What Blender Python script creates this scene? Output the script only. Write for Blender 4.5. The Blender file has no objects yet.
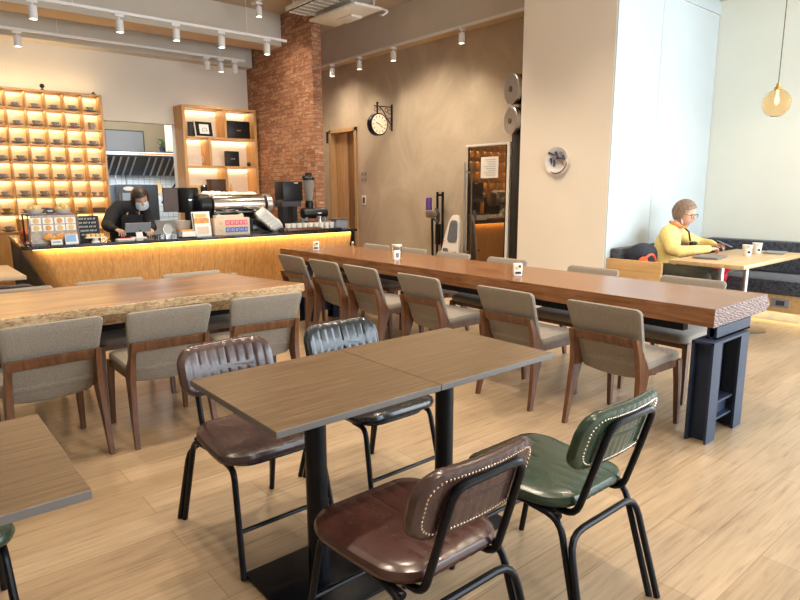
import bpy, bmesh, math, random
from mathutils import Vector, Matrix, Euler, Quaternion
R = math.radians
PI = math.pi
rnd = random.Random(7)
SC = bpy.context.scene
COL = SC.collection

# ------------------------------------------------------------------ camera
CAM_H = 1.4
yaw, pitch, roll = .699376475, .179916, -.00432495
cy_, sy_, cp_, sp_ = math.cos(yaw), math.sin(yaw), math.cos(pitch), math.sin(pitch)
fw = Vector((sy_*cp_, cy_*cp_, -sp_)); rt = Vector((cy_, -sy_, 0)); upv = rt.cross(fw)
c_, s_ = math.cos(roll), math.sin(roll)
rt2 = c_*rt + s_*upv; up2 = -s_*rt + c_*upv
cam_d = bpy.data.cameras.new('camera'); cam = bpy.data.objects.new('camera', cam_d); COL.objects.link(cam)
m3 = Matrix((rt2, up2, -fw)).transposed()
cam.matrix_world = Matrix.Translation((0, 0, CAM_H)) @ m3.to_4x4()
cam_d.sensor_fit = 'HORIZONTAL'; cam_d.sensor_width = 36; cam_d.lens = 608.82/800*36
cam_d.clip_start = .05; cam_d.clip_end = 100
SC.camera = cam
SC.view_settings.view_transform = 'Standard'; SC.view_settings.look = 'None'
SC.view_settings.gamma = 1; SC.view_settings.use_curve_mapping = False
SC.view_settings.exposure = 0.35

# ------------------------------------------------------------------ world and light
W = bpy.data.worlds.new('sky'); SC.world = W; W.use_nodes = True
bg = W.node_tree.nodes['Background']; bg.inputs[0].default_value = (.80, .91, 1, 1); bg.inputs[1].default_value = 8.5

def area(loc, rot, sx, sy, power, col, portal=False, name='area_light'):
    l = bpy.data.lights.new(name, 'AREA'); l.shape = 'RECTANGLE'; l.size = sx; l.size_y = sy
    l.energy = power; l.color = col
    if portal: l.cycles.is_portal = True
    o = bpy.data.objects.new(name, l); COL.objects.link(o); o.location = loc; o.rotation_euler = rot
    return o
def spot(loc, target, power, col, angle=70, blend=.6, size=.05, name='spot_light'):
    l = bpy.data.lights.new(name, 'SPOT'); l.energy = power; l.color = col; l.spot_size = R(angle); l.spot_blend = blend
    l.shadow_soft_size = size
    o = bpy.data.objects.new(name, l); COL.objects.link(o); o.location = loc
    o.rotation_euler = (Vector(target)-Vector(loc)).to_track_quat('-Z', 'Y').to_euler()
    return o
WARM = (1, .84, .65)
# daylight openings: street front (behind the camera) and the right-hand wall
area((4.5, -2.98, 1.75), (R(90), 0, 0), 5.8, 2.9, 1, (1, 1, 1), True, 'window_portal')
area((7.83, -.85, 1.75), (R(90), 0, R(90)), 3.6, 2.9, 1, (1, 1, 1), True, 'window_portal')
# shop lamps above the seating (ceiling mounted, out of frame)
for x, y, p in [(.4, .6, 120), (1.4, 1.8, 185), (.6, 3.2, 160), (2.2, 3.2, 170), (3.8, 2.2, 150), (3.8, 4.2, 190), (1.2, 5.2, 190), (5.0, 5.6, 190), (2.8, 5.8, 170), (5.2, 1.0, 90), (4.3,3.3,100)]:
    spot((x, y, 3.85), (x, y, 0), p*.74, WARM, 105, .7, .06, 'ceiling_and_fill_spot')
spot((6.6, 1.6, 3.4), (6.6, 2.2, 0), 60, WARM, 110, .7, .06, 'ceiling_and_fill_spot')

# ------------------------------------------------------------------ materials
MATS = {}
def nt(name):
    m = bpy.data.materials.new(name); m.use_nodes = True
    t = m.node_tree; b = t.nodes['Principled BSDF']; MATS[name] = m
    return m, t, b
def link(t, a, b): t.links.new(a, b)
def setp(b, col=None, rough=None, metal=None, spec=None, trans=None, emis=None, es=None, coat=None, ior=None, alpha=None, sheen=None):
    if col is not None: b.inputs['Base Color'].default_value = (*col, 1)
    if rough is not None: b.inputs['Roughness'].default_value = rough
    if metal is not None: b.inputs['Metallic'].default_value = metal
    if spec is not None: b.inputs['Specular IOR Level'].default_value = spec
    if trans is not None: b.inputs['Transmission Weight'].default_value = trans
    if emis is not None: b.inputs['Emission Color'].default_value = (*emis, 1)
    if es is not None: b.inputs['Emission Strength'].default_value = es
    if coat is not None: b.inputs['Coat Weight'].default_value = coat; b.inputs['Coat Roughness'].default_value = .15
    if ior is not None: b.inputs['IOR'].default_value = ior
    if sheen is not None: b.inputs['Sheen Weight'].default_value = sheen
def coords(t, kind='Object', scale=(1, 1, 1), rot=(0, 0, 0)):
    tc = t.nodes.new('ShaderNodeTexCoord'); mp = t.nodes.new('ShaderNodeMapping')
    mp.inputs['Scale'].default_value = scale; mp.inputs['Rotation'].default_value = rot
    link(t, tc.outputs[kind], mp.inputs[0]); return mp.outputs[0]
def noise(t, vec, scale, detail=3, rough=.5, dist=0):
    n = t.nodes.new('ShaderNodeTexNoise'); n.inputs['Scale'].default_value = scale; n.inputs['Detail'].default_value = detail
    n.inputs['Roughness'].default_value = rough; n.inputs['Distortion'].default_value = dist
    link(t, vec, n.inputs['Vector']); return n.outputs['Fac']
def ramp(t, fac, stops):
    r = t.nodes.new('ShaderNodeValToRGB'); e = r.color_ramp.elements
    while len(e) < len(stops): e.new(.5)
    for k, (p, c) in enumerate(stops): e[k].position = p; e[k].color = (*c, 1)
    link(t, fac, r.inputs[0]); return r.outputs[0]
def bump(t, b, h, strength=.3, dist=.01):
    n = t.nodes.new('ShaderNodeBump'); n.inputs['Strength'].default_value = strength; n.inputs['Distance'].default_value = dist
    link(t, h, n.inputs['Height']); link(t, n.outputs[0], b.inputs['Normal'])
def plain(name, col, rough=.5, metal=0, var=.06, vs=12, **k):
    m, t, b = nt(name); setp(b, col, rough, metal, **k)
    f = noise(t, coords(t), vs)
    c2 = tuple(min(1, c*(1+var)) for c in col); c1 = tuple(c*(1-var) for c in col)
    link(t, ramp(t, f, [(.3, c1), (.7, c2)]), b.inputs['Base Color'])
    return m
def wood(name, c1, c2, axis='X', rough=.45, scale=1.0, stretch=12, coat=None, contrast=(.35, .65)):
    m, t, b = nt(name); setp(b, c1, rough, coat=coat)
    s = [stretch*scale]*3; s['XYZ'.index(axis)] = scale
    v = coords(t, scale=s)
    f = noise(t, v, 3.0, 6, .6, .6)
    link(t, ramp(t, f, [(contrast[0], c1), (contrast[1], c2)]), b.inputs['Base Color'])
    bump(t, b, f, .12, .003)
    return m
def fabric(name, c1, c2, scale=220, rough=.95, b_=.4):
    m, t, b = nt(name); setp(b, c1, rough, sheen=.2)
    v = coords(t)
    f = noise(t, v, scale, 2)
    w1 = t.nodes.new('ShaderNodeTexWave'); w1.inputs['Scale'].default_value = scale*.8; w1.inputs['Distortion'].default_value = 3; w1.bands_direction = 'Z'
    link(t, v, w1.inputs['Vector'])
    mx = t.nodes.new('ShaderNodeMath'); mx.operation = 'MULTIPLY_ADD'; link(t, w1.outputs['Fac'], mx.inputs[0]); mx.inputs[1].default_value = .25; link(t, f, mx.inputs[2])
    link(t, ramp(t, mx.outputs[0], [(.35, c1), (.85, c2)]), b.inputs['Base Color'])
    bump(t, b, mx.outputs[0], b_, .002)
    return m
def leather(name, c1, c2, rough=.28):
    m, t, b = nt(name); setp(b, c1, rough, spec=.6)
    v = coords(t); f = noise(t, v, 9, 5, .6, .4); g = noise(t, v, 60, 4, .6)
    link(t, ramp(t, f, [(.3, c1), (.72, c2)]), b.inputs['Base Color'])
    link(t, ramp(t, g, [(.3, (rough*.95,)*3), (.75, (rough*1.12,)*3)]), b.inputs['Roughness'])
    bump(t, b, f, .05, .004)
    return m
def glow(name, col, s):
    m, t, b = nt(name); setp(b, col, .5, emis=col, es=s); return m

# floor: long pale oak planks running along X
m, t, b = nt('floor_planks')
v = coords(t)
br = t.nodes.new('ShaderNodeTexBrick'); br.inputs['Scale'].default_value = 1; br.inputs['Brick Width'].default_value = 1.22; br.inputs['Row Height'].default_value = .185
br.inputs['Mortar Size'].default_value = .0015; br.inputs['Mortar Smooth'].default_value = .1; br.offset = .37; br.inputs['Bias'].default_value = 0
br.inputs['Color1'].default_value = (.34, .243, .150, 1); br.inputs['Color2'].default_value = (.41, .305, .200, 1); br.inputs['Mortar'].default_value = (.20, .14, .085, 1)
link(t, v, br.inputs['Vector'])
g1 = noise(t, coords(t, scale=(1.1, 20, 1)), 2.6, 9, .66, .6)
g2 = noise(t, coords(t, scale=(.8, 3.5, 1)), 1.1, 4, .5, .5)
mix = t.nodes.new('ShaderNodeMix'); mix.data_type = 'RGBA'; mix.blend_type = 'OVERLAY'; mix.inputs[0].default_value = .8
link(t, br.outputs['Color'], mix.inputs[6]); link(t, ramp(t, g1, [(.28, (.22, .19, .17)), (.45, (.47, .46, .45)), (.75, (.64, .64, .64))]), mix.inputs[7])
mix2 = t.nodes.new('ShaderNodeMix'); mix2.data_type = 'RGBA'; mix2.blend_type = 'OVERLAY'; mix2.inputs[0].default_value = .5
link(t, mix.outputs[2], mix2.inputs[6]); link(t, ramp(t, g2, [(.3, (.38, .38, .38)), (.7, (.62, .62, .62))]), mix2.inputs[7])
link(t, mix2.outputs[2], b.inputs['Base Color']); setp(b, rough=.30, spec=.45)
bump(t, b, br.outputs['Fac'], -.15, .002)

# brick wall (on a plane of constant x, and the return of constant y)
def brick_mat(name, plane):
    m, t, b = nt(name); v = coords(t)
    sep = t.nodes.new('ShaderNodeSeparateXYZ'); cmb = t.nodes.new('ShaderNodeCombineXYZ'); link(t, v, sep.inputs[0])
    link(t, sep.outputs['Y' if plane == 'x' else 'X'], cmb.inputs[0]); link(t, sep.outputs['Z'], cmb.inputs[1])
    br = t.nodes.new('ShaderNodeTexBrick'); br.inputs['Scale'].default_value = 1; br.inputs['Brick Width'].default_value = .21; br.inputs['Row Height'].default_value = .062
    br.inputs['Mortar Size'].default_value = .005; br.inputs['Mortar Smooth'].default_value = .3
    br.inputs['Color1'].default_value = (.27, .105, .052, 1); br.inputs['Color2'].default_value = (.47, .23, .125, 1); br.inputs['Mortar'].default_value = (.17, .10, .06, 1)
    link(t, cmb.outputs[0], br.inputs['Vector'])
    f = noise(t, coords(t, scale=(4.5, 4.5, 15)), 2.2, 5, .7, .2)
    mk = ramp(t, f, [(.53, (0, 0, 0)), (.64, (.75, .75, .75))])
    mx = t.nodes.new('ShaderNodeMix'); mx.data_type = 'RGBA'; link(t, mk, mx.inputs[0]); link(t, br.outputs['Color'], mx.inputs[6]); mx.inputs[7].default_value = (.60, .42, .28, 1)
    link(t, mx.outputs[2], b.inputs['Base Color']); setp(b, rough=.85)
    bump(t, b, br.outputs['Fac'], -.8, .01)
    return m
brick_mat('brick_side', 'x'); brick_mat('brick_return', 'y')
# trowelled plaster wall
m, t, b = nt('plaster'); v = coords(t)
f = noise(t, coords(t, scale=(1, 1, .8)), 1.3, 8, .65, 1.2)
link(t, ramp(t, f, [(.3, (.40, .325, .235)), (.5, (.47, .385, .28)), (.68, (.55, .46, .345))]), b.inputs['Base Color']); setp(b, rough=.7); bump(t, b, f, .25, .01)
plain('cream_paint', (.86, .77, .64), .75, var=.02, vs=2)
plain('white_paint', (.76, .69, .59), .8, var=.02, vs=2)
plain('rack_back', (.82, .68, .44), .7, var=.02, vs=2)
plain('case_print', (.42, .36, .30), .6, vs=30, var=.25)
plain('panel_paint', (.54, .60, .62), .45, var=.02, vs=2)
plain('right_paint', (.80, .80, .70), .7, var=.02, vs=2)
plain('grey_paint', (.60, .55, .47), .85, var=.03, vs=3)
plain('ceiling_paint', (.56, .46, .34), .85, var=.03, vs=2)
plain('beam_under_lit', (.62, .47, .30), .85, var=.03, vs=2)  # warm lamplight on the beam undersides, put into the colour
plain('white_metal', (.80, .79, .76), .35, vs=30, var=.02)
plain('white_plastic', (.80, .77, .70), .4, vs=8, var=.03)
plain('off_white_cloth', (.78, .72, .62), .9, vs=40, var=.06)
plain('ceramic', (.82, .79, .72), .2, vs=9, var=.02)
plain('black_metal', (.005, .0055, .008), .34, vs=30, var=.3, spec=.2)
plain('steel_navy', (.016, .026, .052), .5, vs=6, var=.15, spec=.35)
plain('black_plastic', (.007, .007, .0075), .4, vs=14, var=.2, spec=.35)
plain('dark_grey', (.045, .045, .048), .7, vs=14, var=.1)
plain('mid_grey', (.24, .25, .27), .5, vs=14, var=.1)
plain('chrome', (.75, .75, .76), .12, 1, vs=10, var=.02)
plain('brushed_steel', (.60, .60, .60), .3, 1, vs=30, var=.05)
plain('nail_copper', (.92, .78, .66), .25, 1, vs=30, var=.1)
plain('brass', (.60, .40, .15), .3, 1, vs=30, var=.1)
plain('black_stone', (.018, .017, .017), .14, vs=20, var=.4, spec=.6)
plain('pewter', (.20, .15, .10), .4, 1, vs=20, var=.2)
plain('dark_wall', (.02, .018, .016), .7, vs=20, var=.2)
plain('orange_food', (.75, .32, .08), .5, vs=60, var=.4)
plain('bread', (.72, .46, .2), .6, vs=60, var=.3)
plain('cake_yellow', (.75, .52, .2), .6, vs=60, var=.2)
plain('red_cloth', (.62, .02, .035), .8, vs=14, var=.25)
plain('orange_cloth', (.90, .12, .03), .7, vs=14, var=.15)
plain('scarf_orange', (.70, .24, .05), .8, vs=40, var=.3)
plain('navy_cloth', (.018, .022, .035), .85, vs=30, var=.3)
plain('olive_cloth', (.055, .052, .032), .9, vs=20, var=.2)
plain('black_cloth', (.008, .008, .010), .9, vs=20, var=.3)
plain('apron_grey', (.018, .018, .022), .9, vs=20, var=.3)
plain('yellow_knit', (.80, .60, .21), .95, vs=50, var=.1)
plain('skin', (.66, .38, .27), .5, vs=20, var=.06)
plain('skin_b', (.60, .36, .24), .5, vs=20, var=.06)
plain('lips', (.5, .14, .12), .5, vs=20, var=.06)
m, t, b = nt('hair_brown'); f = noise(t, coords(t, scale=(26, 26, 3)), 3, 4, .6); link(t, ramp(t, f, [(.3, (.10, .055, .03)), (.7, (.36, .24, .15))]), b.inputs['Base Color']); setp(b, rough=.5); bump(t, b, f, .6, .01)
m, t, b = nt('hair_dark'); f = noise(t, coords(t, scale=(26, 26, 3)), 3, 4, .6); link(t, ramp(t, f, [(.3, (.012, .008, .006)), (.7, (.06, .035, .022))]), b.inputs['Base Color']); setp(b, rough=.4); bump(t, b, f, .6, .01)
plain('mask_white', (.80, .84, .88), .8, vs=20, var=.02)
plain('paper', (.85, .83, .78), .7, vs=20, var=.02)
plain('pink_print', (.80, .12, .20), .6, vs=20, var=.1)
plain('blue_print', (.06, .13, .45), .6, vs=20, var=.1)
plain('light_blue', (.25, .45, .75), .6, vs=20, var=.1)
plain('peach_card', (.72, .56, .40), .6, vs=20, var=.04)
plain('brown_box', (.075, .038, .022), .5, vs=20, var=.1)
plain('laptop_grey', (.22, .20, .185), .4, .3, vs=20, var=.05)
plain('ink', (.03, .03, .04), .7, vs=20, var=.05)
plain('screen', (.06, .06, .065), .25, vs=3, var=.3)
plain('purple_plastic', (.10, .04, .20), .3, vs=20, var=.1)
plain('kitchen_wall', (.30, .235, .14), .7, vs=3, var=.04)
plain('clock_face', (.80, .72, .55), .5, vs=3, var=.02)
plain('seat_pad_grey', (.13, .14, .16), .6, vs=20, var=.1)
plain('plate_glaze', (.72, .71, .68), .15, vs=3, var=.02)
plain('plate_navy', (.05, .06, .12), .2, vs=20, var=.2)
plain('plate_brown', (.30, .16, .10), .2, vs=20, var=.2)
plain('flesh_pink_lid', (.75, .35, .15), .3, vs=20, var=.1)
plain('tomato', (.75, .12, .04), .3, vs=20, var=.1)
plain('leaf', (.05, .10, .03), .6, vs=20, var=.3)
wood('walnut_dark', (.055, .024, .012), (.17, .075, .038), 'Z', .35, 1, 9)
wood('walnut_warm', (.070, .027, .012), (.18, .075, .033), 'Z', .32, 1, 9)
wood('slab_walnut', (.150, .058, .020), (.285, .125, .050), 'Y', .27, .9, 9, coat=.12)
wood('slab_live', (.125, .055, .021), (.34, .18, .08), 'X', .28, .7, 6, coat=.12)
wood('oak_grey', (.085, .053, .028), (.20, .132, .073), 'X', .33, 1.6, 34, contrast=(.36, .66))
wood('oak_pale', (.36, .24, .125), (.55, .40, .25), 'X', .4, 1.2, 20)
wood('maple', (.46, .29, .13), (.58, .40, .21), 'X', .35, .8, 12)
wood('ply_y', (.50, .29, .11), (.62, .39, .17), 'Y', .4, .8, 12)
wood('ply', (.50, .29, .11), (.62, .39, .17), 'X', .4, .8, 12)
wood('ply_shelf', (.48, .25, .08), (.62, .34, .12), 'Z', .45, .8, 10)
wood('bar_ash', (.50, .25, .075), (.68, .38, .135), 'Z', .45, .25, 70, contrast=(.3, .62))
wood('door_wood', (.20, .095, .032), (.32, .165, .06), 'Z', .45, .7, 12)
wood('door_frame_wood', (.42, .25, .11), (.55, .34, .16), 'Z', .45, .7, 12)
m, t, b = nt('live_edge'); f = noise(t, coords(t, scale=(3, 3, 8)), 7, 9, .75, 1.5)
link(t, ramp(t, f, [(.33, (.14, .065, .028)), (.44, (.44, .27, .13)), (.60, (.70, .53, .32))]), b.inputs['Base Color']); setp(b, rough=.7); bump(t, b, f, .9, .02)
m, t, b = nt('end_grain'); v = coords(t, scale=(1, 3, 5), rot=(0, R(35), 0)); wv = t.nodes.new('ShaderNodeTexWave'); wv.inputs['Scale'].default_value = 7; wv.inputs['Distortion'].default_value = 8; wv.inputs['Detail Scale'].default_value = 2.5; wv.inputs['Detail'].default_value = 4; link(t, v, wv.inputs['Vector'])
link(t, ramp(t, wv.outputs['Fac'], [(.1, (.10, .062, .053)), (.9, (.30, .215, .19))]), b.inputs['Base Color']); setp(b, rough=.75); bump(t, b, wv.outputs['Fac'], .5, .004)
m, t, b = nt('table_edge'); setp(b, (.13, .115, .105), .5)
m, t, b = nt('carved_black'); f = noise(t, coords(t, scale=(1, 2.5, 1)), 7, 4, .6, 2.5)
link(t, ramp(t, f, [(.4, (.02, .016, .013)), (.52, (.11, .09, .07)), (.6, (.03, .025, .02))]), b.inputs['Base Color']); setp(b, rough=.6); bump(t, b, f, .8, .03)
fabric('chair_fabric', (.175, .145, .112), (.29, .25, .20), 170)
fabric('bench_fabric', (.006, .008, .015), (.085, .09, .105), 45, b_=.5)
leather('leather_brown', (.040, .020, .018), (.078, .042, .038), .25)
leather('leather_brown_front', (.042, .015, .012), (.075, .030, .024), .23)
leather('leather_green', (.016, .034, .021), (.036, .064, .040), .25)
leather('leather_black', (.005, .007, .010), (.014, .018, .024), .2)
glow('led_warm', (1, .55, .14), 4); glow('lamp_face', (1, .86, .62), 12); glow('bulb_glow', (1, .45, .12), 9); glow('led_cool', (.75, .88, 1), 1.3)
m, t, b = nt('amber_glass'); setp(b, (1, .84, .62), .02, trans=1, ior=1.12)
m, t, b = nt('clear_glass'); setp(b, (.95, .97, .97), .04, trans=1, ior=1.15)
m, t, b = nt('plastic_clear'); setp(b, (.93, .93, .9), .25, trans=.6, ior=1.1)
m, t, b = nt('jug_smoke'); setp(b, (.55, .52, .48), .15, trans=.6, ior=1.2)
m, t, b = nt('dark_mirror'); setp(b, (.26, .19, .13), .03, metal=.92)
m, t, b = nt('oven_glass'); setp(b, (.30, .38, .44), .12)
plain('oven_body', (.05, .065, .09), .4, vs=8)
plain('pane_grey', (.20, .20, .20), .5, vs=3)
plain('cup_grey', (.30, .27, .235), .35, vs=60, var=.35)
m, t, b = nt('kitchen_tile'); v = coords(t)
sep = t.nodes.new('ShaderNodeSeparateXYZ'); cmb = t.nodes.new('ShaderNodeCombineXYZ'); link(t, v, sep.inputs[0]); link(t, sep.outputs['X'], cmb.inputs[0]); link(t, sep.outputs['Z'], cmb.inputs[1])
br = t.nodes.new('ShaderNodeTexBrick'); br.offset = 0; br.inputs['Scale'].default_value = 1; br.inputs['Brick Width'].default_value = .1; br.inputs['Row Height'].default_value = .1; br.inputs['Mortar Size'].default_value = .004
br.inputs['Color1'].default_value = (.68, .72, .74, 1); br.inputs['Color2'].default_value = (.72, .76, .78, 1); br.inputs['Mortar'].default_value = (.35, .36, .36, 1)
link(t, cmb.outputs[0], br.inputs['Vector']); link(t, br.outputs['Color'], b.inputs['Base Color']); setp(b, rough=.2)

# ------------------------------------------------------------------ mesh helpers
class MB:
    def __init__(s): s.b = bmesh.new()
    def _add(s, vs, fs):
        V = [s.b.verts.new(v) for v in vs]
        for f in fs:
            try: s.b.faces.new([V[i] for i in f])
            except ValueError: pass
        return V
    def box(s, x0, x1, y0, y1, z0, z1, bev=0, rot=None, pivot=None):
        x0, x1 = min(x0, x1), max(x0, x1); y0, y1 = min(y0, y1), max(y0, y1); z0, z1 = min(z0, z1), max(z0, z1)
        t = bmesh.new(); bmesh.ops.create_cube(t, size=1)
        c = Vector(((x0+x1)/2, (y0+y1)/2, (z0+z1)/2))
        for v in t.verts: v.co = Vector((v.co.x*(x1-x0), v.co.y*(y1-y0), v.co.z*(z1-z0)))
        if bev: bmesh.ops.bevel(t, geom=list(t.edges), offset=min(bev, .49*min(x1-x0, y1-y0, z1-z0)), segments=2, profile=.5, affect='EDGES')
        M = Matrix.Translation(c)
        if rot:
            p = Vector(pivot) if pivot is not None else c
            M = Matrix.Translation(p) @ Euler(rot).to_matrix().to_4x4() @ Matrix.Translation(c-p)
        for v in t.verts: v.co = M @ v.co
        s.merge(t); return s
    def merge(s, t):
        t.verts.index_update()
        V = [s.b.verts.new(v.co) for v in t.verts]
        for f in t.faces:
            try: s.b.faces.new([V[v.index] for v in f.verts])
            except ValueError: pass
        t.free()
    def loft(s, rings, cap=True, closed=False):
        n = len(rings[0]); V = [[s.b.verts.new(p) for p in r] for r in rings]
        m = len(V)
        for i in range(m if closed else m-1):
            a, b = V[i], V[(i+1) % m]
            for k in range(n):
                k2 = (k+1) % n
                try: s.b.faces.new((a[k], a[k2], b[k2], b[k]))
                except ValueError: pass
        if cap and not closed:
            for r in (list(reversed(V[0])), V[-1]):
                try: s.b.faces.new(r)
                except ValueError: pass
        return s
    def tube(s, pts, r, seg=8, closed=False, fillet=0, fn=4):
        P = [Vector(p) for p in pts]
        if fillet:
            Q = []
            n = len(P)
            for i, p in enumerate(P):
                if not closed and i in (0, n-1): Q.append(p); continue
                a, c = P[i-1], P[(i+1) % n]
                d1 = (a-p); d2 = (c-p); f = min(fillet, d1.length*.48, d2.length*.48)
                q0 = p+d1.normalized()*f; q2 = p+d2.normalized()*f
                for k in range(fn+1):
                    u = k/fn; Q.append((1-u)**2*q0+2*u*(1-u)*p+u*u*q2)
            P = Q
        rs = r if isinstance(r, (list, tuple)) else [r]*len(P)
        if len(rs) != len(P): rs = [rs[0]+(rs[-1]-rs[0])*i/(len(P)-1) for i in range(len(P))]
        n = len(P); rings = []; N = None
        for i in range(n):
            if closed: T = (P[(i+1) % n]-P[i-1]).normalized()
            else: T = (P[min(i+1, n-1)]-P[max(i-1, 0)]).normalized()
            if N is None:
                N = T.orthogonal().normalized()
            else:
                N = (N-T*N.dot(T)).normalized()
            B = T.cross(N)
            rings.append([P[i]+(N*math.cos(2*PI*k/seg)+B*math.sin(2*PI*k/seg))*rs[i] for k in range(seg)])
        s.loft(rings, True, closed); return s
    def lathe(s, prof, c=(0, 0, 0), seg=16, axis='Z'):
        rings = []
        for r, z in prof:
            r = max(r, .0004); ring = []
            for k in range(seg):
                a = 2*PI*k/seg; p = (r*math.cos(a), r*math.sin(a), z)
                if axis == 'X': p = (p[2], p[0], p[1])
                if axis == 'Y': p = (p[1], p[2], p[0])
                ring.append(Vector(p)+Vector(c))
            rings.append(ring)
        s.loft(rings); return s
    def prism(s, poly, a0, a1, axis='X'):
        def mp(u, v, a): return {'X': (a, u, v), 'Y': (u, a, v), 'Z': (u, v, a)}[axis]
        s.loft([[mp(u, v, a0) for u, v in poly], [mp(u, v, a1) for u, v in poly]]); return s
    def ball(s, c, r, seg=16, sc=(1, 1, 1), rot=None):
        t = bmesh.new(); bmesh.ops.create_uvsphere(t, u_segments=seg, v_segments=max(6, seg*2//3), radius=1)
        M = Euler(rot).to_matrix() if rot else Matrix.Identity(3)
        for v in t.verts: v.co = M @ Vector((v.co.x*r*sc[0], v.co.y*r*sc[1], v.co.z*r*sc[2])) + Vector(c)
        s.merge(t); return s
    def pad(s, f, w, h, t, rc, n=8, e=None, dome=0, rings=5, taper=1.0, tuft=None):
        """cushion: rounded rectangle w x h (u,v), thickness t (q); f(u,v,q)->xyz. taper: width ratio at bottom"""
        e = e or t*.45
        def outline(ins):
            r = max(rc-ins, .002); hw, hh = w/2-ins, h/2-ins; o = []
            m = 14
            for (cx, cy, a0) in ((hw-r, hh-r, 0), (-(hw-r), hh-r, 90), (-(hw-r), -(hh-r), 180), (hw-r, -(hh-r), 270)):
                for k in range(n+1):
                    a = R(a0+90*k/n); o.append((cx+r*math.cos(a), cy+r*math.sin(a)))
                # intermediate points on the straight run
                nx = {0: (-(hw-r), hh-r, 90), 90: (-(hw-r), -(hh-r), 180), 180: (hw-r, -(hh-r), 270), 270: (hw-r, hh-r, 0)}[a0]
                a = R(nx[2]); q = (nx[0]+r*math.cos(a), nx[1]+r*math.sin(a)); p = o[-1]
                mm = m if tuft and a0 in (0, 180) and True else 4
                if tuft: mm = 56 if a0 in (0, 180) else 10
                for k in range(1, mm): o.append((p[0]+(q[0]-p[0])*k/mm, p[1]+(q[1]-p[1])*k/mm))
            return o
        def tp(u, v): return u*(taper+(1-taper)*(v/h+.5))
        rr = []
        seq = [(e, -t/2), (e*.3, -t/2+e*.3), (0, -t/2+e), (0, t/2-e), (e*.3, t/2-e*.3), (e, t/2)]
        cc = []
        mx = min(w, h)/2-e
        for k in range(1, rings): cc.append(e+mx*.96*k/rings)
        full = [(i, -t/2, -1) for i in reversed(cc)] + [(a, b_, 0) for a, b_ in seq] + [(i, t/2, 1) for i in cc]
        for ins, q, side in full:
            ring = []
            for u, v in outline(ins):
                qq = q
                d = min(1, max(0, (ins-e*.5)/(min(w, h)*.35)))
                if side == 1: qq += dome*math.sqrt(d)
                if tuft and q < 0: qq += .0022*(1-abs(math.sin(PI*u/(tuft[0]*.8)))**.5)
                if tuft and side >= 0 and q > 0:
                    g = abs(math.sin(PI*u/tuft[0])); qq += tuft[1]*(g**.5-1)*(1 if side else .6)
                ring.append(Vector(f(tp(u, v), v, qq)))
            rr.append(ring)
        s.loft(rr); return s
    def build(s, name, mat, parent=None, loc=None, smooth=35, mats=None, matf=None):
        bmesh.ops.recalc_face_normals(s.b, faces=list(s.b.faces))
        me = bpy.data.meshes.new(name); s.b.to_mesh(me); s.b.free()
        ms = mats or [mat]
        for mm in ms: me.materials.append(MATS[mm])
        if matf:
            for p in me.polygons: p.material_index = matf(p)
        if smooth:
            me.polygons.foreach_set('use_smooth', [True]*len(me.polygons)); me.set_sharp_from_angle(angle=R(smooth))
        o = bpy.data.objects.new(name, me); COL.objects.link(o)
        if parent is not None: o.parent = parent
        if loc is not None: o.location = loc
        return o

def tag(o, label, cat, group=None, kind=None):
    o['label'] = label; o['category'] = cat
    if group: o['group'] = group
    if kind: o['kind'] = kind
    return o
def thing(name, label, cat, loc=(0, 0, 0), rz=0, group=None):
    o = bpy.data.objects.new(name, None); o.empty_display_size = .1; COL.objects.link(o)
    o.location = loc; o.rotation_euler = (0, 0, rz); return tag(o, label, cat, group)
def struct(name, mb, mat, **k):
    o = mb.build(name, mat, **k); o['kind'] = 'structure'; return o
def B(*a, **k): return MB().box(*a, **k)
def dup(root, loc, rz, label, group=None):
    r = root.copy(); COL.objects.link(r); r.location = loc; r.rotation_euler = (0, 0, rz); r['label'] = label
    if group: r['group'] = group
    for ch in list(root.children):
        c = ch.copy(); COL.objects.link(c); c.parent = r
        for g in list(ch.children):
            d = g.copy(); COL.objects.link(d); d.parent = c
    return r

# ------------------------------------------------------------------ setting
CEIL = 3.99
struct('floor', B(-3.2, 8.0, -3.2, 13.2, -.1, 0), 'floor_planks')
struct('ceiling', B(-3.2, 8.0, -3.2, 13.2, CEIL, CEIL+.12), 'ceiling_paint')
struct('wall_left', B(-3.2, -3.0, -3.0, 13.2, 0, CEIL), 'white_paint')
# back wall with the kitchen opening (x 2.5..3.66, z 0..2.41)
w = MB(); w.box(-3.0, 2.50, 9.8, 9.95, 0, CEIL); w.box(3.66, 6.35, 9.8, 9.95, 0, CEIL); w.box(2.50, 3.66, 9.8, 9.95, 2.41, CEIL)
struct('wall_back', w, 'white_paint')
struct('trim_1', B(-3.0, 4.9, 9.55, 9.8, 3.36, CEIL), 'grey_paint')      # soffit over the back wall
struct('wall_kitchen_back', B(1.4, 6.0, 11.9, 12.0, 0, CEIL), 'kitchen_tile')
w = MB(); w.box(1.4, 1.5, 9.95, 11.9, 0, CEIL); w.box(4.6, 4.7, 9.95, 11.9, 0, CEIL)
struct('wall_kitchen_side', w, 'kitchen_wall')
struct('wall_kitchen_upper', B(1.5, 4.6, 11.55, 11.9, 2.02, CEIL), 'kitchen_wall')
# brick pier
w = B(4.92, 5.07, 7.76, 9.8, 0, CEIL)
struct('wall_brick', w, 'brick_side', mats=['brick_side', 'brick_return'], matf=lambda p: 1 if abs(p.normal.y) > .5 else 0, smooth=0)
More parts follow.
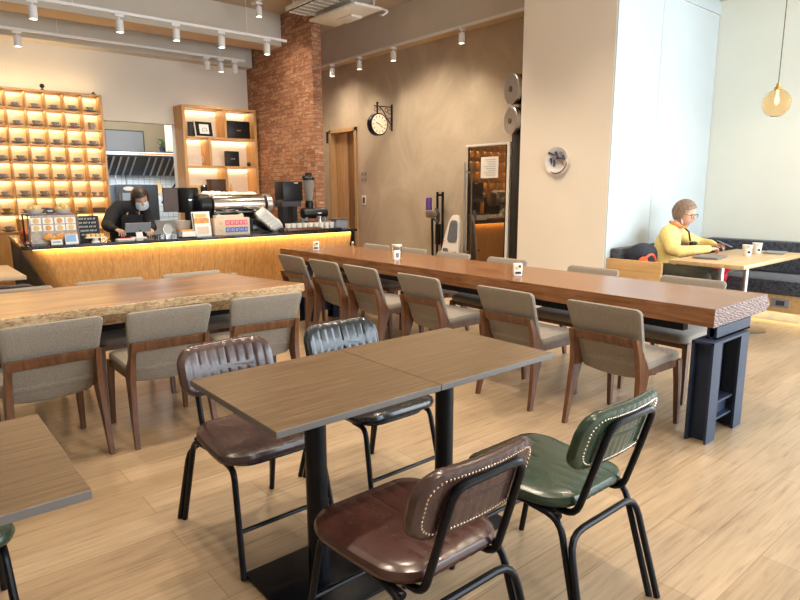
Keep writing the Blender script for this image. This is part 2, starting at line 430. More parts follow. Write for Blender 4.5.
# trowelled wall with door recess (door y 8.6..9.45, z..2.45)
w = MB(); w.box(6.3, 6.45, 3.5, 8.60, 0, CEIL); w.box(6.3, 6.45, 9.42, 9.95, 0, CEIL); w.box(6.3, 6.45, 8.60, 9.42, 2.44, CEIL)
struct('wall_right', w, 'plaster')
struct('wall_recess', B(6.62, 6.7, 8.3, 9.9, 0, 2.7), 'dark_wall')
# beams
o = struct('trim_2', B(-3.0, 4.915, 8.6, 9.02, 3.53, CEIL), 'grey_paint', mats=['grey_paint', 'beam_under_lit'], matf=lambda p: 1 if p.normal.z < -.5 else 0, smooth=0)
o = struct('trim_3', B(6.0, 6.3, 4.45, 9.8, 3.48, CEIL), 'grey_paint', mats=['grey_paint', 'beam_under_lit'], matf=lambda p: 1 if p.normal.z < -.5 else 0, smooth=0)
# utility shaft: cream face toward -x, pale panelling toward -y
struct('wall_shaft', B(5.58, 7.8, 3.40, 4.52, 0, CEIL), 'cream_paint')
w = MB(); w.box(5.585, 6.43, 3.385, 3.40, 0, 3.37); w.box(6.436, 7.74, 3.385, 3.40, 0, 3.37)
struct('wall_panelled', w, 'panel_paint')
struct('trim_4', B(5.585, 7.75, 3.38, 3.40, 3.385, 3.52), 'panel_paint')
struct('trim_5', B(5.9, 7.75, -3.0, 3.38, 3.53, CEIL), 'grey_paint')
w = MB(); w.box(7.75, 7.9, .95, 3.40, 0, CEIL); w.box(7.75, 7.9, -2.65, .95, 0, .3); w.box(7.75, 7.9, -2.65, .95, 3.2, CEIL); w.box(7.75, 7.9, -3.0, -2.65, 0, CEIL)
struct('wall_window_side', w, 'right_paint')
w = MB(); w.box(-3, 1.6, -3.1, -2.95, 0, CEIL); w.box(7.4, 7.9, -3.1, -2.95, 0, CEIL); w.box(1.6, 7.4, -3.1, -2.95, 0, .3); w.box(1.6, 7.4, -3.1, -2.95, 3.2, CEIL)
struct('wall_front', w, 'white_paint')
w = MB()
for x in (1.63, 3.5, 5.45, 7.37): w.box(x-.03, x+.03, -3.08, -3.0, .3, 3.2)
w.box(1.6, 7.4, -3.08, -3.0, .3, .36); w.box(1.6, 7.4, -3.08, -3.0, 3.14, 3.2)
struct('window_1', w, 'black_metal')
w = MB()
for y in (-2.63, -.85, .93): w.box(7.8, 7.88, y-.03, y+.03, .3, 3.2)
w.box(7.8, 7.88, -2.65, .95, .3, .36); w.box(7.8, 7.88, -2.65, .95, 3.14, 3.2)
struct('window_2', w, 'black_metal')
# door in the trowelled wall
fr = MB(); fr.box(6.27, 6.46, 8.60, 8.66, 0, 2.44); fr.box(6.27, 6.46, 9.36, 9.42, 0, 2.44); fr.box(6.27, 6.46, 8.60, 9.42, 2.38, 2.44)
d = struct('door_1', fr, 'door_frame_wood')
lf = B(6.40, 6.44, 8.66, 9.36, 0, 2.38).build('door_leaf', 'door_wood', d)
B(6.385, 6.40, 9.0, 9.36, 0.002, 2.375).build('door_side_panel', 'door_frame_wood', d)
MB().tube([(6.36, 8.74, .95), (6.33, 8.74, .95), (6.33, 8.74, 1.25), (6.36, 8.74, 1.25)], .01, fillet=.02).box(6.355, 6.4, 8.73, 8.75, .94, .96).box(6.355, 6.4, 8.73, 8.75, 1.24, 1.26).build('door_handle', 'black_metal', lf)

# ------------------------------------------------------------------ grey upholstered chair
def make_grey_chair(label, group):
    t = thing('dining_chair', label, 'chair', group=group)
    def back(u, v, q):
        z = .565+v
        y = -.165-.40*(z-.45) if z > .45 else -.165-.40*(z-.45)*.9
        if v < 0: z += (.022*(1-(u/.2)**2)+.012)*(v/.2)
        return (u, y+q-(.10*u*u), z)
    MB().pad(back, .475, .405, .034, .034, taper=.84, rings=5).build('backrest', 'chair_fabric', t)
    def seat(u, v, q): return (u, .025+v, .435+q-.010*(v/.22)**2)
    MB().pad(seat, .45, .42, .055, .06, dome=.006, e=.02).build('seat', 'chair_fabric', t)
    f = MB()
    for s in (-1, 1):
        f.loft([[(s*.19, -.235, .37), (s*.215, -.235, .37), (s*.215, -.235, .415), (s*.19, -.235, .415)], [(s*.195, .19, .365), (s*.22, .19, .365), (s*.22, .19, .41), (s*.195, .19, .41)]])
    f.box(-.2, .2, .17, .195, .365, .41)
    f.build('seat_frame', 'walnut_warm', t)
    for s in (-1, 1):
        def rr(z, x, y0, y1, th): return [(s*(x-th/2), y0, z), (s*(x+th/2), y0, z), (s*(x+th/2), y1, z), (s*(x-th/2), y1, z)]
        MB().loft([rr(0, .224, -.288, -.260, .024), rr(.2, .218, -.262, -.210, .028), rr(.38, .210, -.248, -.150, .030), rr(.43, .208, -.252, -.165, .029), rr(.50, .205, -.262, -.207, .028), rr(.595, .200, -.290, -.262, .026)]).build('leg', 'walnut_warm', t)
        MB().loft([rr(0, .222, .212, .237, .024), rr(.25, .218, .192, .232, .03), rr(.405, .213, .175, .225, .034)]).build('leg', 'walnut_warm', t)
    def bar(u, v, q): return (u, -.258-.40*v+q-.05*u*u+.004, .565+v)
    MB().pad(bar, .40, .056, .022, .006, e=.004, rings=3).build('back_rail', 'walnut_warm', t)
    return t
P1 = 'chairs at the long walnut table'
P2 = 'chairs at the live-edge table'
gc = make_grey_chair('', P1)
ords = ['nearest the camera', 'second nearest', 'third nearest', 'third from the bar', 'second from the bar', 'nearest the bar']
first = True
def place(loc, rz, label, group):
    global first
    if first:
        first = False; gc.location = loc; gc.rotation_euler = (0, 0, rz); gc['label'] = label; gc['group'] = group; return gc
    return dup(gc, loc, rz, label, group)
for i, y in enumerate([1.82, 2.53, 3.37, 4.10, 4.66, 5.24]):
    place((3.295, y, 0), R(-90), 'grey dining chair on the left long side of the walnut table, '+ords[i], P1)
for i, y in enumerate([1.95, 2.76, 3.66, 4.36, 5.0, 5.63]):
    place((4.09, y, 0), R(90), 'grey dining chair on the wall side of the walnut table, '+ords[i], P1)
for (x, y, rz, l) in [(.56, 3.63, 3, 'left one seen from behind'), (1.15, 3.61, -1, 'middle one seen from behind'), (1.76, 3.62, -4, 'right one seen from behind')]:
    place((x, y, 0), R(rz), 'grey dining chair on the near side of the live-edge table, '+l, P2)
for (x, y, l) in [(.60, 4.38, 'left one'), (1.20, 4.39, 'middle one'), (1.80, 4.39, 'right one')]:
    place((x, y, 0), R(180), 'grey dining chair on the bar side of the live-edge table, '+l, P2)

# ------------------------------------------------------------------ long walnut table
t = thing('communal_table', 'long walnut slab table on navy steel H-beam legs', 'table', (3.785, 3.77, 0))
def slab(mb, x0, x1, y0, y1, z0, z1):
    mb.prism([(x0, z0), (x0+.0, z1), (x1-.03, z1), (x1+.03, z0+.035), (x1-.04, z0)], y0, y1, 'Y')
    return mb
slab(MB(), -.385, .385, -2.39, 2.38, .645, .75).build('tabletop', 'slab_walnut', t, mats=['slab_walnut', 'end_grain'], matf=lambda p: 1 if abs(p.normal.y) > .7 else 0, smooth=0)
MB().box(-.33, -.27, -2.2, 2.2, .59, .645).box(.24, .30, -2.2, 2.2, .59, .645).build('rail', 'black_metal', t)
for sgn in (-1, 1):
    yc = sgn*2.33 if sgn < 0 else 1.86
    leg = MB()
    ya, yb = yc-.10, yc+.02
    for xa in (-.455, -.095):
        leg.box(xa, xa+.11, ya, ya+.014, 0, .575).box(xa, xa+.11, yb-.014, yb, 0, .575).box(xa+.048, xa+.062, ya+.014, yb-.014, 0, .575)
    leg.box(-.455, .015, ya, yb, .563, .577)
    leg.build('leg', 'steel_navy', t)
    cb = MB(); cb.box(-.36, .10, ya+.03, ya+.044, .577, .645).box(-.36, .10, yb-.05, yb-.036, .577, .645).box(-.36, .10, ya+.03, yb-.036, .577, .587)
    cb.build('cross_beam', 'steel_navy', t)
    st = MB(); st.box(-.345, -.095, ya+.02, yb-.02, .20, .212).box(-.345, -.095, (ya+yb)/2-.006, (ya+yb)/2+.006, .10, .212).box(-.345, -.095, ya+.02, yb-.02, .10, .112)
    st.build('stretcher', 'steel_navy', t)

# ------------------------------------------------------------------ live edge table
t = thing('live_edge_table', 'thick live-edge wooden slab table in front of the bar', 'table', (.6, 4.15, 0))
def live(mb):
    n = 60; xs = [-2.3+i*(3.9/n) for i in range(n+1)]
    r2 = random.Random(3)
    def fy(x): return -.47+.018*math.sin(x*3.1)+.012*math.sin(x*9+1)+.006*r2.random()
    def by(x): return .49+.02*math.sin(x*2.3+2)-.06*max(0, x-.8)
    A = [(x, fy(x)) for x in xs]; Bk = [(x, by(x)) for x in reversed(xs)]
    A[-1] = (1.62, A[-1][1]+.02); Bk[0] = (1.40, Bk[0][1]); 
    top = A+Bk
    def ins(p, d, z, j=0): return (p[0]-(d if p[0] > 1.3 else 0), p[1]+(d if p[1] < 0 else -d)+j*r2.uniform(-.006, .006), z)
    mb.loft([[ins(p, .06, .630, 1) for p in top], [ins(p, .035, .660, 1) for p in top], [ins(p, .0, .70, 1) for p in top], [ins(p, 0, .745, 0) for p in top], [ins(p, .004, .75, 0) for p in top]])
    return mb
live(MB()).build('tabletop', 'slab_live', t, mats=['slab_live', 'live_edge'], matf=lambda p: 0 if abs(p.normal.z) > .75 else 1, smooth=30)
MB().box(-2.0, 1.3, -.33, -.27, .58, .63).build('rail', 'black_metal', t); MB().box(-2.0, 1.3, .27, .33, .58, .63).build('rail', 'black_metal', t)
for xc in (-1.7, 1.36):
    lg = MB()
    for yy in (-.36, .24): lg.box(xc-.07, xc+.07, yy, yy+.012, 0, .58).box(xc-.07, xc+.07, yy+.108, yy+.12, 0, .58).box(xc-.006, xc+.006, yy+.010, yy+.11, 0, .58)
    lg.box(xc-.07, xc+.07, -.36, .36, .566, .58)
    lg.box(xc-.07, xc+.07, -.36, .36, 0, .012); lg.build('leg', 'steel_navy', t)

# ------------------------------------------------------------------ square cafe tables
def cafe_table(label, loc, w=.625, d=.61, group='square grey-oak tables'):
    t = thing('cafe_table', label, 'table', loc, 0, group)
    MB().box(-w/2+.0008, w/2-.0008, -d/2, d/2, .728, .75, bev=.002).build('tabletop', 'oak_grey', t, mats=['oak_grey', 'table_edge'], matf=lambda p: 0 if p.normal.z > .5 else 1, smooth=0)
    MB().lathe([(.038, .012), (.038, .728)], (0, 0, 0), 24).build('column', 'black_metal', t)
    MB().box(-.2, .2, -.2, .2, 0, .012, bev=.003).build('base_plate', 'black_metal', t)
    MB().box(-.16, .16, -.03, .03, .712, .728).box(-.03, .03, -.16, .16, .712, .728).build('bracket', 'black_metal', t)
    return t
ct = cafe_table('grey-oak square cafe table, left half of the central pair', (1.062, 1.724, 0))
dup(ct, (1.688, 1.724, 0), 0, 'grey-oak square cafe table, right half of the central pair')
dup(ct, (-.03, 1.70, 0), 0, 'grey-oak square cafe table cut by the left frame edge')
t = thing('cafe_table', 'small pale wooden cafe table beside the carved side of the bar', 'table', (.46, 5.93, 0), 0)
MB().box(-.33, .34, -.46, .46, .72, .75, bev=.003).build('tabletop', 'oak_pale', t)
MB().lathe([(.038, .012), (.038, .72)], (0, 0, 0), 20).build('column', 'black_metal', t); MB().box(-.2, .2, -.2, .2, 0, .012).build('base_plate', 'black_metal', t)

# ------------------------------------------------------------------ industrial leather chairs (faces +Y locally)
def make_ind_chair(name_label, group, lea, loc, rz, seat_mat=None, W_=.43):
    t = thing('leather_chair', name_label, 'chair', loc, rz, group)
    hw = W_/2
    def seat(u, v, q):
        return (u, .035+v, .425+q+.012*(v/.22)**2)
    MB().pad(seat, .465, .44, .044, .11, n=10, dome=.012, e=.020, rings=9, taper=.84, tuft=(.055, .0016)).build('seat', seat_mat or lea, t)
    # underside board + bolts
    MB().pad(lambda u, v, q: (u, .035+v, .397+q), .37, .36, .012, .1, e=.004).build('seat_board', 'black_metal', t)
    def bk(u, v, q):  # q>0 toward the front (sitter)
        z = .660+v; y = -.225-.30*(z-.60)+.6*u*u
        return (u, y+q, z)
    MB().pad(bk, .425, .205, .042, .075, n=10, e=.016, rings=14, tuft=(.041, .0055), dome=.010).build('backrest', lea, t)
    nails = MB()
    r = .052; hw2, hh2 = .186, .078; pts = []
    segs = [((hw2, -hh2+r), (hw2, hh2-r)), ((hw2-r, hh2), (-hw2+r, hh2)), ((-hw2, hh2-r), (-hw2, -hh2+r)), ((-hw2+r, -hh2), (hw2-r, -hh2))]
    cs = [(hw2-r, hh2-r, 0), (-hw2+r, hh2-r, 90), (-hw2+r, -hh2+r, 180), (hw2-r, -hh2+r, 270)]
    for (a, b_), (cx, cyy, a0) in zip(segs, cs):
        L = math.dist(a, b_); n = max(1, int(L/.0105))
        for k in range(n): pts.append((a[0]+(b_[0]-a[0])*k/n, a[1]+(b_[1]-a[1])*k/n))
        for k in range(7): pts.append((cx+r*math.cos(R(a0+90*k/7)), cyy+r*math.sin(R(a0+90*k/7))))
    for u, v in pts:
        nails.ball(bk(u, v, -.0215), .0036, 6)
    nails.build('nail_trim', 'nail_copper', t)
    # back hoop
    hoop = [(-.135, .02, .392), (-.135, -.185, .392), (-.132, -.238, .56), (-.126, -.286, .718), (.126, -.286, .718), (.132, -.238, .56), (.135, -.185, .392), (.135, .02, .392)]
    MB().tube(hoop, .0115, 10, fillet=.045).build('back_frame', 'black_metal', t)
    for s in (-1, 1):
        MB().tube([(s*.185, .20, .385), (s*.180, .16, .398), (s*.178, -.16, .395)], .0105, 8, fillet=.03).build('seat_rail', 'black_metal', t)
        MB().tube([(s*.205, .285, .002), (s*.186, .205, .395), (s*.184, .12, .397)], .0115, 10, fillet=.06).build('leg', 'black_metal', t)
        MB().tube([(s*.209, -.272, .002), (s*.186, -.165, .392), (s*.182, -.05, .397)], .0115, 10, fillet=.06).build('leg', 'black_metal', t)
    MB().tube([(-.222, -.295, .002), (-.190, -.205, .355), (.190, -.205, .355), (.222, -.295, .002)], .0115, 10, fillet=.07).build('rear_frame', 'black_metal', t)
    z = .17; xx = .205-.019*z/.395; yy = .285-.08*z/.395
    MB().tube([(-xx, yy, z), (xx, yy, z)], .0085, 8).build('stretcher', 'black_metal', t)
    return t
G3 = 'leather chairs around the central cafe tables'
make_ind_chair('glossy brown leather chair tucked behind the left central table, back ribs facing us', G3, 'leather_brown', (1.055, 2.185, 0), R(180))
make_ind_chair('glossy black leather chair tucked behind the right central table', G3, 'leather_black', (1.655, 2.185, 0), R(180))
make_ind_chair('brown leather chair nearest the camera, nail-studded back toward us', G3, 'leather_brown', (1.065, 1.205, 0), R(0), 'leather_brown_front')
make_ind_chair('dark green leather chair on the right of the central tables', G3, 'leather_green', (1.68, 1.175, 0), R(0))
make_ind_chair('green leather chair under the table cut by the left frame edge', G3, 'leather_green', (-.035, 2.14, 0), R(180))
make_ind_chair('dark brown leather chair behind the live-edge table at the left frame edge', G3, 'leather_brown', (.56, 5.16, 0), R(0))

# ------------------------------------------------------------------ bar counter
t = thing('bar_counter', 'ash-clad bar counter with black stone top and glowing front edge', 'counter', (3.0, 7.1, 0))
def L(x): return x-3.0
def M_(y): return y-7.1
MB().prism([(L(1.03), M_(6.80)), (L(4.96), M_(6.80)), (L(4.96), M_(7.62)), (L(1.78), M_(7.62)), (L(1.78), M_(8.75)), (L(1.14), M_(8.75)), (L(.985), M_(6.86))], .835, .87, 'Z').build('counter_top', 'black_stone', t)
# flared ash front, vertical boards
fr = MB(); n = 60
def xbot(x): return x+.42*max(0, 1-(x-1.0)/1.5)**1.6
rings = []
for k in range(n+1):
    u = k/n; xt = 1.0+3.90*u; xb = xbot(xt); dy = .14*max(0, 1-(xt-1.0)/.16)**2
    rings.append([(L(xt), M_(6.86+dy), .825), (L(xt), M_(6.90+dy), .825), (L(xb), M_(7.10+dy), .0), (L(xb), M_(7.06+dy), .0)])
fr.loft(rings); fr.build('front_cladding', 'bar_ash', t)
gr = MB()
for k in range(1, 30):
    xt = 1.0+3.90*k/30; xb = xbot(xt); dy = .14*max(0, 1-(xt-1.0)/.16)**2
    gr.tube([(L(xt), M_(6.86+dy), .825), (L(xb), M_(7.06+dy), 0)], .0014, 4)
gr.build('board_joint', 'door_wood', t)
sd = MB(); sd.loft([[(L(.99), M_(6.99), .83), (L(1.40), M_(7.20), 0), (L(1.44), M_(7.20), 0), (L(1.03), M_(6.99), .83)], [(L(1.15), M_(8.72), .83), (L(1.15), M_(8.72), 0), (L(1.19), M_(8.72), 0), (L(1.19), M_(8.72), .83)]])
sd.build('side_panel', 'carved_black', t)
MB().box(L(4.90), L(4.95), M_(6.86), M_(7.60), 0, .835).build('side_panel', 'black_metal', t)
MB().box(L(1.08), L(4.88), M_(6.842), M_(6.852), .824, .834).build('led_strip', 'led_warm', t)
MB().box(L(1.9), L(4.9), M_(7.25), M_(7.60), 0, .835).build('carcass', 'dark_grey', t)
area((3.0, 6.83, .818), (R(25), 0, 0), 3.8, .02, 6, (1, .60, .20), name='bar_led')

# ------------------------------------------------------------------ cup rack
SX1, SY = 2.53, 9.45
pitch_, zp, ztop = .2255, .2290, 2.690
NC, NR = 8, 8
sx0 = SX1-.03-pitch_*NC
t = thing('cup_rack', 'tall back-lit wooden cubbyhole rack full of coffee cups', 'shelving', ((SX1+sx0)/2, 9.62, 0)); ox, oy = (SX1+sx0)/2, 9.62
zbot = ztop-zp*NR
f = MB(); f.box(SX1-.03-ox, SX1-ox, SY-oy, 9.79-oy, zbot-.9, ztop+.02); f.box(sx0-.03-ox, sx0-ox, SY-oy, 9.79-oy, zbot-.9, ztop+.02); f.box(sx0-ox, SX1-.03-ox, SY-oy, 9.79-oy, ztop, ztop+.02)
f.build('frame', 'ply_shelf', t)
B(sx0-ox, SX1-.03-ox, 9.64-oy, 9.66-oy, zbot-.88, ztop).build('back_panel', 'rack_back', t)
for k in range(1, NC):
    x = SX1-.03-k*pitch_-ox
    B(x-.0075, x+.0075, SY+.005-oy, 9.64-oy, zbot, ztop).build('divider', 'ply_shelf', t)
for r in range(1, NR+1):
    z = ztop-r*zp
    sh = B(sx0-ox, SX1-.03-ox, SY+.003-oy, 9.64-oy, z-.007, z+.007).build('shelf', 'ply_shelf', t)
B(sx0-ox, SX1-.03-ox, SY+.02-oy, SY+.045-oy, zbot-.88, zbot-.01).build('lower_door', 'ply_shelf', t)
for r in range(NR):
    z = ztop-r*zp-.014
    for k in range(NC):
        xc = SX1-.03-(k+.5)*pitch_
        if xc < .9: continue
        area((xc, 9.615, z), (R(-8), 0, 0), .19, .02, .34, (1, .76, .42), name='rack_led')
area((1.7, 9.6, ztop+.03), (R(180), 0, 0), 1.6, .03, 4, (1, .7, .35), name='rack_led')
# cups and saucers
def cup_mesh(kind):
    mb = MB()
    if kind == 'cup': mb.lathe([(.0, 0), (.018, 0), (.022, .008), (.036, .03), (.041, .052), (.038, .052), (.033, .03), (.018, .012), (0, .01)], seg=12); mb.tube([(.037, 0, .044), (.058, 0, .042), (.055, 0, .022), (.034, 0, .018)], .004, 5, fillet=.012, fn=2)
    if kind == 'mug': mb.lathe([(0, 0), (.038, 0), (.04, .095), (.036, .095), (.034, .01), (0, .008)], seg=14); mb.tube([(.038, 0, .08), (.068, 0, .078), (.066, 0, .03), (.038, 0, .025)], .005, 6, fillet=.015, fn=2)
    if kind == 'saucer': mb.lathe([(0, 0), (.030, 0), (.034, .006), (.066, .017), (.067, .020), (.03, .010), (0, .009)], seg=16)
    return mb
cups0 = {k: cup_mesh(k).build('coffee_cup' if k != 'saucer' else 'saucer', 'cup_grey') for k in ('cup', 'mug', 'saucer')}
gold = cup_mesh('cup').build('coffee_cup', 'brass'); used = set()
rown = ['top row', 'second row', 'third row', 'fourth row', 'fifth row', 'sixth row', 'seventh row', 'bottom row']
coln = ['rightmost column', 'second column from the right', 'third column from the right', 'fourth column from the right', 'fifth column from the right', 'sixth column from the right', 'leftmost column in view']
def inst(src, key, loc, label, cat, group, rz=0, scale=1):
    if key not in used: used.add(key); o = src
    else: o = src.copy(); COL.objects.link(o)
    o.location = loc; o.rotation_euler = (0, 0, rz); o.scale = (scale,)*3
    return tag(o, label, cat, group)
for r in range(NR):
    for c in range(6):
        if (r == 7 and c in (0, 1, 2, 3)) : continue
        z = ztop-(r+1)*zp+.0095; xc = SX1-.03-(c+.5)*pitch_; y = 9.545
        where = 'in the cup rack, %s, %s' % (rown[r], coln[c])
        if (r, c) == (1, 0): inst(cups0['mug'], 'mug', (xc, y, z), 'tall white mug '+where, 'mug', 'cups on the cup rack', R(30)); continue
        if (r, c) == (6, 0):
            o = MB().box(-.075, .075, -.04, .04, 0, .06, bev=.006).box(-.08, .08, -.045, .045, .045, .062, bev=.004).build('tea_tin', 'pewter', loc=(xc, y, z)); tag(o, 'dark rectangular tin '+where, 'tin'); continue
        if r == 5 and c in (0, 1):
            for dx, side in ((-.045, 'left'), (.045, 'right')):
                inst(cups0['cup'], 'cup', (xc+dx, y, z+.012), 'cup, %s of pair, ' % side+where, 'cup', 'cups on the cup rack', R(20), .8)
                inst(cups0['saucer'], 'saucer', (xc+dx, y, z), 'saucer, %s of pair, ' % side+where, 'saucer', 'saucers on the cup rack', 0, .66)
            continue
        g = r == 6 and c == 5
        sc = rnd.choice([1.05, 1.15, 1.15, 1.22])
        inst(cups0['saucer'], 'saucer', (xc, y, z), 'white saucer '+where, 'saucer', 'saucers on the cup rack', 0, sc*1.1)
        if g: inst(gold, 'gold', (xc, y, z+.011*sc), 'gold-brown cup '+where, 'cup', 'cups on the cup rack', 0, sc)
        else: inst(cups0['cup'], 'cup', (xc, y, z+.011*sc), 'white coffee cup '+where, 'cup', 'cups on the cup rack', R(rnd.uniform(-30, 40)), sc)
# dome camera on top of the rack
t = thing('security_camera', 'small black dome camera on top of the cup rack', 'camera', (1.81, 9.47, ztop+.02))
MB().lathe([(0, 0), (.022, 0), (.022, .012), (.008, .016), (.008, .03), (0, .03)], seg=12).build('mount', 'black_plastic', t); MB().ball((0, 0, .052), .03, 14).build('dome', 'black_plastic', t)
t = thing('security_camera', 'small black camera at the right end of the cup rack top', 'camera', (2.44, 9.50, ztop+.02))
MB().lathe([(0, 0), (.04, 0), (.038, .012), (0, .022)], seg=12).build('base', 'black_plastic', t); MB().ball((0, 0, .026), .014, 10).build('dome', 'black_plastic', t)

# ------------------------------------------------------------------ display shelf right of the kitchen opening
x0, x1, y0, y1, zt = 3.65, 4.88, 9.45, 9.79, 2.68
t = thing('display_shelf', 'back-lit wooden display shelf beside the brick pier', 'shelving', ((x0+x1)/2, 9.62, 0)); ox = (x0+x1)/2
f = MB(); f.box(x0-ox, x0+.045-ox, y0-oy, y1-oy, 0, zt); f.box(x1-.045-ox, x1-ox, y0-oy, y1-oy, 0, zt); f.box(x0+.045-ox, x1-.045-ox, y0-oy, y1-oy, zt-.03, zt)
f.build('frame', 'ply_shelf', t); B(x0+.04-ox, x1-.04-ox, y1-.02-oy, y1-.005-oy, 0.5, zt-.02).build('back_panel', 'white_paint', t)
for z in (2.22, 1.78, 1.34, .9): B(x0+.045-ox, x1-.045-ox, y0+.004-oy, y1-.02-oy, z-.025, z).build('shelf', 'ply_shelf', t)
for x, za, zb in ((4.34, 2.22, 2.65), (4.07, 1.78, 2.195), (4.32, 1.34, 1.755)): B(x-ox-.02, x-ox+.02, y0+.004-oy, y1-.02-oy, za, zb).build('divider', 'ply_shelf', t)
for z, xs in ((2.645, ((3.70, 4.31), (4.37, 4.83))), (2.19, ((3.67, 4.04), (4.10, 4.83))), (1.75, ((3.67, 4.29), (4.35, 4.83)))):
    for a, b_ in xs: area(((a+b_)/2, 9.74, z), (R(-10), 0, 0), b_-a, .02, 1.1*(b_-a)/.5, (1, .78, .48), name='shelf_led')
# things on it
t = thing('picture_frame', 'framed picture on the top of the display shelf', 'picture', (4.03, 9.55, 2.22), R(8))
t.rotation_euler = (R(-10), 0, R(6))
B(-.155, .155, -.008, .012, .003, .25).build('frame', 'white_plastic', t); B(-.14, .14, -.011, -.008, .015, .237).build('mat', 'black_plastic', t); B(-.08, .08, -.014, -.011, .05, .20).build('print', 'paper', t)
MB().tube([(-.04, -.0155, .10), (-.02, -.0155, .14), (.03, -.0155, .14), (.05, -.0155, .10), (-.03, -.0155, .09)], .004, 5, closed=True).build('drawing', 'ink', t)
t = thing('picture_frame', 'dark frame standing behind the framed picture', 'picture', (3.90, 9.64, 2.22), R(0)); B(-.10, .10, -.01, .01, 0, .23).build('frame', 'black_plastic', t); B(-.08, .08, -.013, -.01, .02, .21).build('print', 'dark_grey', t)
t = thing('presentation_case', 'large black presentation case in the upper right bay', 'case', (4.60, 9.56, 2.22)); B(-.2, .2, -.03, .03, 0, .28, bev=.01).build('body', 'black_plastic', t); B(-.035, .035, -.033, -.030, .125, .14).build('emblem', 'brass', t)
t = thing('gift_box', 'small black box on the middle shelf', 'box', (4.47, 9.56, 1.78)); B(-.11, .11, -.04, .04, 0, .24, bev=.004).build('body', 'black_plastic', t); B(-.035, .035, -.043, -.040, .11, .125).build('emblem', 'mid_grey', t)
t = thing('ornament_ball', 'small black ball on the middle shelf beside the frame', 'ornament', (4.76, 9.55, 1.78)); MB().ball((0, 0, .04), .036, 14).build('ball', 'black_plastic', t); MB().lathe([(.02, 0), (.02, .008)], seg=10).build('foot', 'black_plastic', t)
t = thing('lace_ornament', 'white openwork ornament on the middle shelf, left bay', 'ornament', (3.86, 9.57, 1.78))
for k in range(5): MB().tube([( -.10+.05*k+.03*math.cos(a/8*2*PI), 0, .10+.05*math.sin(a/8*2*PI)) for a in range(8)], .006, 5, closed=True).build('ring', 'ceramic', t)
MB().tube([(-.1, 0, .0), (.1, 0, .0)], .012, 6).tube([(-.08, 0, 0), (-.08, 0, .06)], .005, 5).tube([(.08, 0, 0), (.08, 0, .06)], .005, 5).build('stand', 'ceramic', t)
tag(MB().ball((0, 0, .05), .05, 14, (1, .5, .8)).lathe([(.03, 0), (.025, .02)], seg=10).build('glass_bowl', 'ceramic', loc=(3.90, 9.56, 1.99)), 'silver-white dish above the openwork ornament', 'ornament') if False else None
tag(MB().tube([(-.06, 0, .01), (-.06, 0, .10), (0, 0, .14), (.05, 0, .10), (.04, 0, .05), (.07, 0, .01)], .007, 6, fillet=.03).build('letter_ornament', 'ceramic', loc=(4.24, 9.56, 1.78)), 'white curled ornament left of the small black box', 'ornament')
t = thing('storage_box', 'brown wooden box on the lower display shelf', 'box', (4.19, 9.57, 1.34)); B(-.13, .13, -.1, .1, 0, .2, bev=.004).build('body', 'brown_box', t); B(-.135, .135, -.105, .105, .2, .23, bev=.004).build('lid', 'brown_box', t)
t = thing('storage_jar', 'black jar left of the brown wooden box', 'jar', (3.97, 9.57, 1.34)); MB().lathe([(0, 0), (.05, 0), (.05, .11), (.045, .12), (0, .12)], seg=14).build('body', 'black_plastic', t); MB().lathe([(.047, .12), (.047, .14), (0, .145)], seg=14).build('lid', 'chrome', t)
t = thing('cardboard_box', 'tan carton at the left of the lower display shelf', 'box', (3.78, 9.58, 1.34)); B(-.09, .09, -.1, .1, 0, .13, bev=.003).build('body', 'bread', t); B(-.092, .092, -.102, .102, .105, .134, bev=.003).build('lid', 'bread', t)
t = thing('syrup_bottle', 'small amber bottle right of the brown wooden box', 'bottle', (4.43, 9.56, 1.34)); MB().lathe([(0, 0), (.025, 0), (.027, .09), (.012, .12), (.011, .15)], seg=12).build('body', 'bread', t); MB().lathe([(.014, .15), (.014, .17), (0, .172)], seg=10).build('cap', 'ceramic', t)
tag(B(-.05, .05, -.03, .03, 0, .012, bev=.003).build('wooden_block', 'bread', loc=(4.27, 9.55, 2.68)), 'thin flat block lying on top of the display shelf', 'block')

# ------------------------------------------------------------------ kitchen behind the opening
area((3.3, 10.7, 3.7), (0, 0, 0), 1.6, .4, 45, (.92, .96, 1), name='kitchen_lamp')
area((3.3, 10.6, 2.6), (0, 0, 0), 1.4, .3, 12, (.85, .93, 1), name='kitchen_fill'); area((3.45, 11.35, 1.64), (0, 0, 0), 1.5, .3, 22, (.88, .95, 1), name='kitchen_fill')  # kitchen fill; the low one is added under the hood to brighten the tiles
t = thing('range_hood', 'steel range hood with slanted filters in the kitchen', 'hood', (3.4, 11.3, 1.65))
MB().prism([(-.35, .40), (.25, .40), (.25, .01), (-.1, .01), (-.35, .31)], -.8, .95, 'X').build('canopy', 'dark_grey', t)
MB().box(-.8, .95, -.37, -.34, 0.34, .385).build('light_bar', 'led_cool', t)
MB().box(.02, .85, -.375, -.37, 0.345, .375).build('label_strip', 'orange_food', t)
for k in range(14):
    x = -.72+k*.115; 
    if k == 7: continue
    MB().loft([[(x, -.375, 0.305), (x+.028, -.375, 0.305), (x+.028, -.36, 0.305), (x, -.36, 0.305)], [(x-.05, -.125, 0.005), (x-.022, -.125, 0.005), (x-.022, -.11, 0.005), (x-.05, -.11, 0.005)]]).build('filter_slat', 'brushed_steel', t)
t = thing('oven', 'dark combi oven in the kitchen with an oval badge', 'oven', (3.38, 11.25, .885)); B(-.36, .34, -.3, .3, 0, .615, bev=.01).build('body', 'oven_body', t); B(-.26, .10, -.315, -.30, .135, .475).build('door_glass', 'oven_glass', t)
ob = MB().lathe([(0, -.318), (.09, -.318), (.09, -.30), (0, -.30)], seg=24, axis='Y').build('badge', 'paper', t); ob.scale = (1, 1, .38); ob.location = (-.15, 0, .545)
